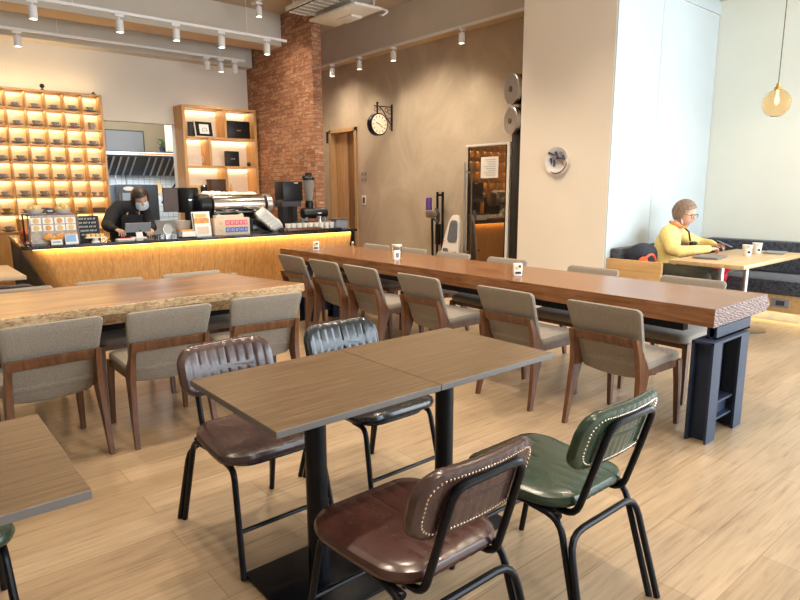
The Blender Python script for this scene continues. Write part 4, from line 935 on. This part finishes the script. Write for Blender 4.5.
# ------------------------------------------------------------------ dark glass door cabinet
t = thing('glass_cabinet', 'tall dark cabinet with a reflecting glass door in a metal frame', 'cabinet', (6.15, 5.37, 0))
B(.0, .145, -.25, .50, 0, 1.95).build('body', 'dark_wall', t)
dr = B(-.03, -.02, -.19, .44, .03, 1.94).build('door', 'dark_mirror', t)
f = MB(); f.box(-.04, -.0, -.26, -.215, 0, 1.98).box(-.04, -.0, -.215, .50, 1.96, 1.98); f.build('frame', 'white_metal', t)
B(-.032, 0, -.215, -.19, .02, 1.95).box(-.032, 0, .44, .465, .02, 1.95).build('gasket', 'black_plastic', t)
h = MB().tube([(-.09, .46, .45), (-.09, .46, 1.75)], .014, 10); h.tube([(-.09, .46, .55), (-.02, .43, .55)], .009, 6).tube([(-.09, .46, 1.62), (-.02, .43, 1.62)], .009, 6); h.build('handle', 'brushed_steel', dr)
tag(B(-.002, .0, -.15, .15, -.13, .14).build('paper_notice', 'paper', loc=(6.118, 5.45, 1.67)), 'white paper notice taped to the dark glass door', 'notice')
nl = MB()
for k in range(8): nl.box(-.0035, -.002, -.11, .09-.03*(k % 3), .10-k*.028, .105-k*.028)
nl.build('printed_line', 'mid_grey', bpy.data.objects['paper_notice'])
# projector-like black cabinet with two round reels
t = thing('film_projector', 'tall black machine with two round metal drums beside the cream wall', 'projector', (6.0, 4.84, 0), R(-22))
B(-.06, .2, -.17, .14, 0, 2.12, bev=.01).build('pedestal', 'black_plastic', t)
B(-.02, .18, -.10, .08, 2.12, 2.50, bev=.02).build('housing', 'black_plastic', t)
for z, r_ in ((2.56, .17), (2.20, .155)):
    dm = MB().lathe([(0, -.13), (r_*.85, -.13), (r_, -.12), (r_, .05), (0, .05)], (-.02, .0, z), 32, axis='X').build('drum', 'black_metal', t)
    MB().lathe([(r_*.99, -.145), (r_*1.05, -.135), (r_*1.05, -.09), (r_*.99, -.09)], (-.02, .0, z), 32, axis='X').build('rim', 'brushed_steel', dm)
    MB().lathe([(0, -.14), (r_*.9, -.138), (r_*.9, -.13), (0, -.13)], (-.02, .0, z), 32, axis='X').build('cover', 'dark_grey', dm)
    MB().lathe([(0, -.155), (.035, -.155), (.04, -.14), (0, -.14)], (-.02, .0, z), 20, axis='X').lathe([(r_*.62, -.143), (r_*.70, -.143), (r_*.70, -.138), (r_*.62, -.138)], (-.02, .0, z), 32, axis='X').build('hub', 'pewter', dm)
# cordless vacuum on stand
t = thing('vacuum_cleaner', 'cordless stick vacuum hanging on a black stand by the wall', 'vacuum cleaner', (6.14, 6.45, 0))
MB().box(.05, .07, -.06, -.03, .02, 1.36).box(.05, .07, .05, .08, .02, 1.36).box(-.10, .12, -.12, .14, 0, .02).box(.05, .07, -.06, .08, 1.30, 1.33).build('stand', 'black_metal', t)
MB().lathe([(0, 0), (.045, .0), (.045, .16), (.035, .18), (0, .18)], (-.05, .13, 1.10), 16).build('cyclone', 'purple_plastic', t)
MB().lathe([(0, -.08), (.05, -.08), (.05, .06), (0, .07)], (-.02, .10, 1.04), 16, axis='X').build('motor', 'brushed_steel', t)
MB().tube([(-.02, .02, 1.12), (-.02, -.06, 1.05), (-.02, -.04, .92), (-.02, .06, .98)], .018, 8, fillet=.03).build('handle', 'dark_grey', t)
MB().tube([(-.01, .10, .98), (-.01, .08, .12)], .018, 8).build('tube', 'black_plastic', t); MB().box(-.08, .04, -.02, .18, .02, .09, bev=.02).build('floor_head', 'dark_grey', t)
MB().box(0, .05, -.03, .05, .6, .9, bev=.01).build('battery', 'black_plastic', t)
# folded white high chair
t = thing('high_chair', 'folded white plastic high chair with grey pad against the wall', 'high chair', (6.0, 5.98, 0))
MB().pad(lambda u, v, q: (q-.06+.10*(v/1.05), u*(1-.9*(v/1.05+.5)**3*.7)-.10*(v), .53+v), .36, 1.04, .05, .10, e=.015).build('shell', 'white_plastic', t)
MB().pad(lambda u, v, q: (q-.085+.10*((v+.25)/1.05), u*(1-.35*(v/.34+.5))-.05-.05*v, .83+v), .20, .30, .012, .06, e=.004).build('seat_pad', 'seat_pad_grey', t)
MB().pad(lambda u, v, q: (q-.095, u+.06, .56+v), .10, .08, .012, .03, e=.004).build('hole_pad', 'seat_pad_grey', t); MB().tube([(-.10, -.02, .50), (-.11, -.06, .54), (-.11, -.16, .55)], .012, 6, fillet=.02).build('lever', 'black_plastic', t)
MB().ball((-.09, .10, .70), .014, 8).build('button', 'tomato', t)

# ------------------------------------------------------------------ bench nook
t = thing('corner_bench', 'L-shaped wooden bench with dark woven cushions in the corner', 'bench', (6.9, 2.9, 0)); bx, by = 6.9, 2.9
f = MB(); f.box(5.60-bx, 5.64-bx, 2.80-by, 3.384-by, .08, .70, bev=.004)
f.build('end_board', 'ply_y', t)
MB().box(5.64-bx, 7.745-bx, 2.86-by, 3.38-by, .12, .30).box(7.05-bx, 7.745-bx, .9-by, 2.86-by, .12, .30).build('base_box', 'ply', t)
MB().box(5.75-bx, 7.745-bx, 2.98-by, 3.38-by, 0, .12).box(7.17-bx, 7.745-bx, .9-by, 2.98-by, 0, .12).build('plinth', 'mid_grey', t)
MB().box(5.645-bx, 7.745-bx, 2.84-by, 3.38-by, .30, .455, bev=.02).build('seat_cushion', 'bench_fabric', t); MB().box(7.02-bx, 7.745-bx, .9-by, 2.835-by, .30, .455, bev=.02).build('seat_cushion', 'bench_fabric', t)
MB().box(5.66-bx, 7.70-bx, 3.27-by, 3.382-by, .46, .80, bev=.025).build('back_cushion', 'bench_fabric', t); MB().box(7.60-bx, 7.748-bx, .9-by, 3.265-by, .46, .81, bev=.025).build('back_cushion', 'bench_fabric', t)
MB().box(7.043-bx, 7.05-bx, 2.14-by, 2.30-by, .17, .26).build('socket_plate', 'mid_grey', t); MB().box(7.038-bx, 7.043-bx, 2.18-by, 2.26-by, .19, .24).build('socket', 'dark_grey', t)
area((7.10, 1.9, .115), (0, R(-12), 0), .03, 1.9, 5, (1, .72, .32), name='bench_led')
# bench table
t = thing('bench_table', 'pale maple table with round steel pedestals in front of the bench', 'table', (6.29, 2.37, 0))
MB().box(-.78, .74, -.335, .32, .715, .75, bev=.004).build('tabletop', 'maple', t)
for x in (-.42, .16):
    lg = MB().lathe([(0, 0), (.22, 0), (.225, .008), (.03, .018), (.025, .03), (.025, .715)], (x, -.01, 0), 24).build('pedestal', 'brushed_steel', t)
# things on the bench table
t = thing('laptop', 'closed grey laptop on the bench table before the woman', 'laptop', (5.93, 2.50, .751), R(-82)); MB().box(-.11, .11, -.16, .16, 0, .010, bev=.003).build('base', 'laptop_grey', t); MB().box(-.11, .11, -.16, .16, .0105, .018, bev=.003).build('lid', 'laptop_grey', t)
t = thing('tablet_computer', 'thin grey tablet lying by the far paper cup', 'tablet', (6.84, 2.25, .751), R(-80)); MB().box(-.09, .09, -.13, .13, 0, .012, bev=.003).build('body', 'laptop_grey', t); B(-.08, .08, -.12, .12, .012, .013).build('screen', 'mid_grey', t)
def coffee_cup(x, y, label):
    t = thing('takeaway_cup', label, 'cup', (x, y, .751), R(200), 'paper cups on the bench table')
    MB().lathe([(0, 0), (.034, 0), (.046, .10), (.048, .103), (.044, .101), (.032, .006), (0, .006)], seg=22).build('cup', 'ceramic', t)
    MB().lathe([(0, .08), (.041, .08), (.0415, .084), (0, .084)], seg=16).build('coffee', 'brown_box', t)
    for a, h0, h1, ww, mt in ((-.0, .022, .045, .017, 'ink'),):
        MB().ball((.036*math.cos(a+.5), .036*math.sin(a+.5), .035), .016, 10, (.5, 1, .8), (0, 0, a+.5)).build('printed_mark', mt, t)
    lb = MB()
    for k in range(4): a = .5+(-1.5+k)*.3; lb.box(.0462, .0475, -.004, .004, .083, .09, rot=(0, 0, a), pivot=(0, 0, 0))
    lb.build('lettering', 'brown_box', t)
coffee_cup(6.40, 2.35, 'white printed paper cup nearer the front of the bench table'); coffee_cup(6.70, 2.37, 'white printed paper cup farther back on the bench table')

# pendant lamp
t = thing('pendant_lamp', 'amber glass globe pendant lamp over the bench table', 'lamp', (6.33, 2.2, 2.16))
MB().tube([(0, 0, .17), (0, 0, 3.53-2.16)], .004, 6).build('cord', 'brown_box', t)
MB().lathe([(0, .175), (.008, .175), (.016, .165), (.018, .14), (.030, .132), (.036, .112), (0, .112)], seg=18).build('socket', 'brass', t)
pr = [(.035, .115)]+[(.118*math.sin(R(a)), .122*math.cos(R(a))-.005) for a in range(24, 156, 8)]+[(.04, -.12)]
pr2 = [(r_*.96, z*.96) for r_, z in reversed(pr)]
MB().lathe(pr+pr2, seg=32).build('globe', 'amber_glass', t)
MB().lathe([(0, .10), (.008, .10), (.010, .05), (.018, .02), (.018, -.01), (0, -.03)], (0, 0, .01), seg=16).build('bulb', 'bulb_glow', t)

# ------------------------------------------------------------------ people
def skin_mesh(joints, edges, name, mat, parent, vox=.010, sm=10):
    """one continuous tapering surface grown around a skeleton of joints"""
    mb = MB()
    def rad(j): return j if isinstance(j, tuple) else (j, j)
    for a, b_ in edges:
        pa, pb = Vector(joints[a][0]), Vector(joints[b_][0]); ra, rb = rad(joints[a][1]), rad(joints[b_][1])
        n = max(2, int((pb-pa).length/(min(min(ra), min(rb))*.22)))
        for k in range(n+1):
            u = k/n; w_ = u*u*(3-2*u)*.5+u*.5; p = pa.lerp(pb, u); rx = ra[0]+(rb[0]-ra[0])*w_; ry = ra[1]+(rb[1]-ra[1])*w_
            mb.ball(p, 1, 14, (rx, ry, (rx+ry)/2*.9 if rx != ry else rx))
    me = bpy.data.meshes.new('tmp'); mb.b.to_mesh(me); mb.b.free()
    o = bpy.data.objects.new('tmp', me); COL.objects.link(o)
    rm = o.modifiers.new('r', 'REMESH'); rm.mode = 'VOXEL'; rm.voxel_size = vox; rm.use_smooth_shade = True
    sx = o.modifiers.new('m', 'SMOOTH'); sx.factor = .5; sx.iterations = sm
    dg = bpy.context.evaluated_depsgraph_get(); dg.update()
    m2 = bpy.data.meshes.new_from_object(o.evaluated_get(dg)); m2.name = name
    bpy.data.objects.remove(o, do_unlink=True)
    t_ = bmesh.new(); t_.from_mesh(m2)       # keep the outer shell only
    seen = set(); best = []
    t_.verts.ensure_lookup_table()
    for v in t_.verts:
        if v.index in seen: continue
        st = [v]; seen.add(v.index); comp = []
        while st:
            q = st.pop(); comp.append(q)
            for e in q.link_edges:
                w2 = e.other_vert(q)
                if w2.index not in seen: seen.add(w2.index); st.append(w2)
        if len(comp) > len(best): best = comp
    bs = set(best); bmesh.ops.delete(t_, geom=[v for v in t_.verts if v not in bs], context='VERTS')
    t_.to_mesh(m2); t_.free()
    m2.materials.clear(); m2.materials.append(MATS[mat])
    m2.polygons.foreach_set('use_smooth', [True]*len(m2.polygons))
    q = bpy.data.objects.new(name, m2); COL.objects.link(q); q.parent = parent
    return q
def chain(lists):
    J, E_ = [], []
    for l in lists:
        st = l[0]
        prev = None
        for it in l:
            if isinstance(it, int): prev = it; continue
            J.append(it); i = len(J)-1
            if prev is not None: E_.append((prev, i))
            prev = i
    return J, E_
def head_mesh(c, yaw_, pitch_, roll_=0, s=1.0):
    """head facing local -Y, centre c, about .23 m tall"""
    t = bmesh.new(); bmesh.ops.create_icosphere(t, subdivisions=4, radius=1)
    for v in t.verts:
        x, y, z = v.co
        X, Y, Z = x*.074, y*.092, z*.112
        if z < 0: X *= 1-.28*z*z; Y *= 1-.10*z*z
        if y < -.2 and z < -.3: Y -= .010*(-z)             # chin forward
        g = lambda a, b_, c2, w: math.exp(-((x-a)**2+(z-b_)**2)/w)
        if y < 0:
            Y -= .026*g(0, -.18, 0, .018) + .014*g(0, 0, 0, .012)      # nose
            Y += .009*(g(.38, .08, 0, .03)+g(-.38, .08, 0, .03))      # eye sockets
            Y -= .006*g(0, .28, 0, .15)
            Y -= .007*g(0, -.48, 0, .02)                              # lips
            Y += .004*g(0, -.60, 0, .01)
        v.co = Vector((X, Y, Z))
    Rm = Matrix.Translation(c) @ Euler((pitch_, roll_, yaw_), 'ZYX').to_matrix().to_4x4() if False else Matrix.Translation(c) @ Matrix.Rotation(yaw_, 4, 'Z') @ Matrix.Rotation(pitch_, 4, 'X') @ Matrix.Rotation(roll_, 4, 'Y') @ Matrix.Scale(s, 4)
    for v in t.verts: v.co = Rm @ v.co
    return t, Rm
def hand_parts(wrist, d, up_, s=1, side=1, curl=.35, r_=.0085):
    """palm + 5 fingers rooted inside the palm, returns joint lists"""
    d = Vector(d).normalized(); n = (Vector(up_)-d*Vector(up_).dot(d)).normalized(); w = d.cross(n)*side; wr = Vector(wrist)
    out = []
    for k, (off, ln) in enumerate(((-.030, .066), (-.010, .076), (.010, .072), (.029, .056))):
        b0 = wr+d*.03*s+w*off*.6*s; b1 = wr+d*.085*s+w*off*s; ang = 0; p = b1; L_ = [(b0, r_*1.3), (b1, r_*1.15)]
        for q in range(3):
            ang += curl*(1+.2*k); p = p+(d*math.cos(ang)-n*math.sin(ang))*(ln/3)*s; L_.append((p, r_*(1-.12*q)))
        out.append(L_)
    th0 = wr+d*.02*s-w*.018*s; th1 = wr+d*.045*s-w*.042*s-n*.006; th2 = wr+d*.075*s-w*.052*s-n*.016; th3 = wr+d*.098*s-w*.046*s-n*.024
    out.append([(th0, r_*1.4), (th1, r_*1.3), (th2, r_*1.1), (th3, r_*.9)])
    return out, (d, n, w)
def build_hand(wrist, d, up_, mat, parent, side=1, curl=.35, s=1):
    fs, (dd, n, w) = hand_parts(wrist, d, up_, s, side, curl)
    wr = Vector(wrist); mb = MB()
    rings = []
    for a, hw_, ht in ((-.01, .024, .018), (.02, .030, .017), (.055, .040, .015), (.088, .041, .011), (.094, .038, .006)):
        c = wr+dd*a*s; rings.append([c+w*hw_*s*math.cos(2*PI*k/14)+n*ht*s*math.sin(2*PI*k/14) for k in range(14)])
    mb.loft(rings)
    for L_ in fs: mb.tube([p for p, r_ in L_], [r_*s for p, r_ in L_], 8); mb.ball(L_[-1][0], L_[-1][1]*s*1.0, 8)
    return mb.build('hand', mat, parent, smooth=60)

# --- woman on the bench (faces -Y, turned a little toward +X)
wx, wy = 6.13, 3.06
t = thing('person', 'woman in a yellow sweater with glasses looking at a phone on the bench', 'person', (wx+.05, wy, .455)); zb = .455
def P_(x, y, z): return (x-wx, y-wy, z-zb)
# bare body: neck + head (skin), one continuous surface under the clothes
J, E_ = chain([[(P_(6.17, 3.08, .60), .12), (P_(6.19, 3.07, .80), .11), (P_(6.22, 3.06, .93), .10), (P_(6.26, 3.03, 1.00), .058), (P_(6.285, 3.0, 1.08), .05)]])
body = skin_mesh(J, E_, 'body', 'skin', t)
hb, HM = head_mesh(P_(6.325, 2.975, 1.135), R(-4), R(14), 0, 1.10)
hm = MB(); hm.merge(hb)
for s in (-1, 1):
    tb = bmesh.new(); bmesh.ops.create_uvsphere(tb, u_segments=10, v_segments=8, radius=1)
    for v in tb.verts: v.co = HM @ (Vector((v.co.x*.010, v.co.y*.018, v.co.z*.028))+Vector((s*.074, .005, -.005)))
    hm.merge(tb)
hd = hm.build('head', 'skin', t, smooth=80)
def face_bit(fn, name, mat, par):
    mb = MB(); fn(mb)
    for v in mb.b.verts: v.co = FM @ v.co
    return mb.build(name, mat, par, smooth=60)
FM = HM
def eyes(mb):
    for s in (-1, 1): mb.ball((s*.029, -.076, .010), .009, 10, (1.2, .7, .6))
face_bit(eyes, 'eye', 'ink', hd)
face_bit(lambda mb: mb.ball((0, -.0905, -.054), .014, 10, (1.2, .3, .22)), 'mouth', 'lips', hd)
def glasses(mb):
    for s in (-1, 1):
        mb.tube([(s*.032+.025*math.cos(2*PI*k/16), -.098, .006+.019*math.sin(2*PI*k/16)) for k in range(16)], .0022, 5, closed=True)
        mb.tube([(s*.057, -.098, .012), (s*.076, -.06, .012), (s*.078, .01, .008)], .002, 5)
    mb.tube([(-.007, -.099, .008), (.007, -.099, .008)], .002, 5)
g_ = face_bit(glasses, 'glasses', 'black_metal', hd)
# bob haircut
hr = bmesh.new(); bmesh.ops.create_icosphere(hr, subdivisions=5, radius=1)
kill = []
for v in hr.verts:
    x, y, z = v.co
    fy = y
    X, Y, Z = x*.098, y*.110+.010, z*.118+.022
    if z < 0: Z = z*.165+.022; X = x*(.098+.020*(-z)); Y = y*(.110)+.014
    rip = .0035*math.sin(38*math.atan2(y, x)+4*z); X *= 1+rip*8; Y *= 1+rip*8
    v.co = Vector((X, Y, Z))
    fr_face = (y < -.30 and z < .45+(.25*x) and abs(x) < .86)
    if fr_face or z < -.93: kill.append(v)
bmesh.ops.delete(hr, geom=kill, context='VERTS')
bmesh.ops.solidify(hr, geom=list(hr.faces), thickness=.012)
for v in hr.verts:
    d_ = max(0, .012-v.co.z); q_ = HM @ Vector((v.co.x, v.co.y, max(v.co.z, .012))); v.co = q_-Vector((0, 0, d_))
h_ = MB(); h_.merge(hr); h_.build('hair', 'hair_brown', t, smooth=60)
# sweater
J, E_ = chain([
 [(P_(6.17, 3.08, .57), (.17, .135)), (P_(6.18, 3.08, .70), (.165, .13)), (P_(6.20, 3.07, .84), (.155, .12)), (P_(6.22, 3.06, .93), (.13, .095)), (P_(6.26, 3.03, 1.0), .06)],
 [3, (P_(6.09, 3.03, .945), .078), (P_(6.04, 2.99, .89), .072), (P_(6.0, 2.93, .79), .065), (P_(6.0, 2.86, .775), .060), (P_(6.09, 2.76, .79), .050), (P_(6.24, 2.675, .80), .040)],
 [3, (P_(6.35, 3.07, .94), .076), (P_(6.42, 3.04, .91), .070), (P_(6.52, 2.96, .85), .060), (P_(6.57, 2.90, .825), .054), (P_(6.56, 2.80, .825), .048), (P_(6.52, 2.74, .82), .036)],
])
skin_mesh(J, E_, 'sweater', 'yellow_knit', t)
J, E_ = chain([
 [(P_(6.12, 3.10, .56), (.16, .12)), (P_(6.06, 2.98, .545), .095), (P_(6.06, 2.80, .545), .082), (P_(6.08, 2.62, .53), .066), (P_(6.10, 2.60, .40), .058), (P_(6.12, 2.63, .20), .045), (P_(6.13, 2.65, .09), .038)],
 [0, (P_(6.21, 2.97, .545), .095), (P_(6.29, 2.79, .545), .082), (P_(6.34, 2.62, .53), .066), (P_(6.35, 2.60, .40), .058), (P_(6.35, 2.64, .20), .045), (P_(6.35, 2.66, .09), .038)],
])
skin_mesh(J, E_, 'trousers', 'olive_cloth', t)
for x in (6.13, 6.35):
    MB().box(x-.045-wx, x+.045-wx, 2.50-wy, 2.74-wy, -zb+.001, -zb+.09, bev=.03).build('shoe', 'black_cloth', t)
build_hand(P_(6.26, 2.668, .795), (1, -.12, .05), (-.3, 0, 1), 'skin', t, side=1, curl=.30)
build_hand(P_(6.52, 2.73, .815), (-.25, -1, .12), (0, .1, 1), 'skin', t, side=-1, curl=.45, s=.9)
MB().tube([P_(6.23, 3.08, 1.055), P_(6.18, 3.0, 1.035), P_(6.24, 2.93, 1.0), P_(6.34, 2.94, 1.01), P_(6.34, 3.04, 1.045)], .014, 8, fillet=.05).build('scarf', 'scarf_orange', t)
MB().tube([P_(6.33, 2.99, 1.01), P_(6.34, 2.925, .95), P_(6.33, 2.90, .86)], .009, 6).build('camera_strap', 'black_cloth', t)
cm = thing('phone', 'smartphone held in the hands of the woman on the bench', 'phone', (6.53, 2.62, .835), R(20)); B(-.037, .037, -.008, .008, -.0, .004)
cm.rotation_euler = (R(25), R(0), R(35)); MB().box(-.037, .037, -.075, .075, 0, .009, bev=.004).build('body', 'mid_grey', cm); MB().box(-.033, .033, -.07, .07, .009, .0095).build('screen', 'screen', cm)
t = thing('compact_camera', 'small black camera hanging on the chest of the woman in yellow', 'camera', (6.38, 2.87, .80), R(0)); MB().box(-.045, .045, -.02, .02, 0, .055, bev=.006).build('body', 'black_plastic', t); MB().lathe([(0, -.04), (.022, -.04), (.024, -.02), (0, -.02)], (0, 0, .028), 16, axis='Y').build('lens', 'dark_grey', t); MB().lathe([(0, -.042), (.010, -.042), (.010, -.04), (0, -.04)], (0, 0, .028), 12, axis='Y').build('lens_glass', 'chrome', t)
# bags on the bench
t = thing('backpack', 'dark navy backpack with orange lining on the bench behind the wooden end board', 'bag', (5.84, 3.08, .456))
MB().pad(lambda u, v, q: (u+.05*v, q+.04, .20+v-.20*u*u*2-.35*max(0, u)*.4), .36, .40, .20, .12, e=.08, dome=.03).build('body', 'navy_cloth', t)
MB().tube([(-.22, -.06, .22), (-.17, -.12, .31), (-.08, -.12, .30), (-.0, -.11, .20)], .012, 6, fillet=.05).build('strap', 'orange_cloth', t)
MB().ball((-.17, -.06, .23), .06, 14, (1, .7, .9)).build('lining', 'orange_cloth', t)
rj = MB(); r4 = random.Random(11)
for k in range(18): rj.ball((r4.uniform(-.22, .22), r4.uniform(-.10, .12), .06+r4.uniform(-.01, .07)), r4.uniform(.05, .085), 12, (1.2, .9, .6), (r4.uniform(-.5, .5), r4.uniform(-.5, .5), r4.uniform(0, 3)))
for dx in (-.12, -.02, .07): rj.ball((dx, -.13, -.03), .06, 12, (1.1, .5, 1.1), (.3, .2, dx*5))
for k in range(5): rj.ball((-.28+k*.09, -.06, .03+.02*(k % 2)), .07, 12, (1.2, .8, .7), (.2*k, .1, k))
rj.ball((-.06, .22, .33), .075, 12, (.7, .5, 1.6), (0, .3, 0)); rj.ball((-.04, .2, .17), .08, 12, (.8, .6, 1.4))
tag(rj.build('red_jacket', 'red_cloth', loc=(6.90, 2.90, .456)), 'crumpled red jacket on the bench beside the woman', 'jacket')

# --- barista
px_, py_ = 2.42, 7.98
t = thing('person', 'barista in black with a white face mask bending over the tablet behind the bar', 'person', (px_-.08, py_, 0))
def Q_(x, y, z): return (x-px_, y-py_, z)
J, E_ = chain([
 [(Q_(2.36, 8.03, .86), .09), (Q_(2.36, 8.0, 1.02), .08), (Q_(2.40, 7.91, 1.14), .055), (Q_(2.46, 7.83, 1.22), .05), (Q_(2.47, 7.79, 1.27), .048)],
 [0, (Q_(2.35, 8.02, .74), .085), (Q_(2.34, 8.02, .45), .062), (Q_(2.34, 8.06, .10), .040)],
 [0, (Q_(2.50, 8.02, .74), .085), (Q_(2.52, 8.02, .45), .062), (Q_(2.52, 8.06, .10), .040)]])
skin_mesh(J, E_, 'body', 'skin_b', t)
hb, HM = head_mesh(Q_(2.50, 7.77, 1.30), R(-4), R(30), R(-10), 1.12); FM = HM
hm = MB(); hm.merge(hb); hd = hm.build('head', 'skin_b', t, smooth=80)
face_bit(eyes, 'eye', 'ink', hd)
def maskf(mb):
    mb.pad(lambda u, v, q: (u, -.098+q+u*u*9.5+.006*abs(v)/.05, -.045+v), .135, .095, .008, .03, e=.003, rings=5, dome=.006)
    for s in (-1, 1): mb.tube([(s*.064, -.060, -.03), (s*.078, .0, .0)], .0015, 4)
face_bit(maskf, 'face_mask', 'mask_white', hd)
hr = bmesh.new(); bmesh.ops.create_icosphere(hr, subdivisions=5, radius=1); kill = []
for v in hr.verts:
    x, y, z = v.co
    X, Y, Z = x*.092, y*.106+.012, z*.116+.018
    if z < 0: Z = z*.21+.018; X = x*(.092+.010*(-z)); Y = y*.098+.020
    rip = .003*math.sin(34*math.atan2(y, x)+5*z); X *= 1+rip*8; Y *= 1+rip*8
    v.co = Vector((X, Y, Z))
    if (y < -.30 and z < .34+.12*x and abs(x) < .74) or z < -.93: kill.append(v)
bmesh.ops.delete(hr, geom=kill, context='VERTS'); bmesh.ops.solidify(hr, geom=list(hr.faces), thickness=.012)
for v in hr.verts:
    d_ = max(0, .012-v.co.z); q_ = HM @ Vector((v.co.x, v.co.y, max(v.co.z, .012))); v.co = q_-Vector((0, -.10*d_, d_))
h_ = MB(); h_.merge(hr); h_.build('hair', 'hair_dark', t, smooth=60)
J, E_ = chain([
 [(Q_(2.37, 8.02, .84), (.19, .14)), (Q_(2.36, 7.98, 1.0), (.19, .135)), (Q_(2.38, 7.92, 1.12), (.17, .115)), (Q_(2.42, 7.86, 1.19), .09), (Q_(2.46, 7.82, 1.24), .06)],
 [3, (Q_(2.27, 7.86, 1.20), .085), (Q_(2.18, 7.82, 1.13), .078), (Q_(2.08, 7.70, 1.00), .070), (Q_(2.07, 7.62, .985), .062), (Q_(2.08, 7.48, .965), .046), (Q_(2.09, 7.40, .965), .038)],
 [3, (Q_(2.55, 7.88, 1.18), .080), (Q_(2.58, 7.84, 1.10), .074), (Q_(2.585, 7.74, .99), .062), (Q_(2.58, 7.64, .955), .050), (Q_(2.52, 7.50, .95), .040), (Q_(2.49, 7.44, .945), .034)]])
skin_mesh(J, E_, 'shirt', 'black_cloth', t)
J, E_ = chain([[(Q_(2.42, 8.02, .84), .135), (Q_(2.34, 8.02, .70), .10), (Q_(2.335, 8.02, .44), .075), (Q_(2.335, 8.06, .10), .055)], [0, (Q_(2.51, 8.02, .70), .10), (Q_(2.525, 8.02, .44), .075), (Q_(2.525, 8.06, .10), .055)]])
skin_mesh(J, E_, 'trousers', 'black_cloth', t)
for x in (2.335, 2.525): MB().box(x-.045-px_, x+.045-px_, 7.90-py_, 8.14-py_, .001, .09, bev=.03).build('shoe', 'black_cloth', t)
MB().pad(lambda u, v, q: (u+.0, -.155-.0+q+(.16 if False else 0)+u*u*1.6-.14*max(0, v+.12), .86+v), .30, .50, .01, .04, e=.003).build('apron', 'apron_grey', t)
for x in (-.07, .08): MB().tube([(x-.03, -.168, 1.02), (x-.02, -.182, 1.10), (x*.8+.0, -.178, 1.17)], .009, 6).build('apron_strap', 'orange_food', t)
build_hand(Q_(2.095, 7.39, .962), (.25, -1, -.15), (0, -.2, 1), 'skin_b', t, side=1, curl=.4)
build_hand(Q_(2.48, 7.43, .942), (-.35, -1, -.1), (0, -.2, 1), 'skin_b', t, side=-1, curl=.4)
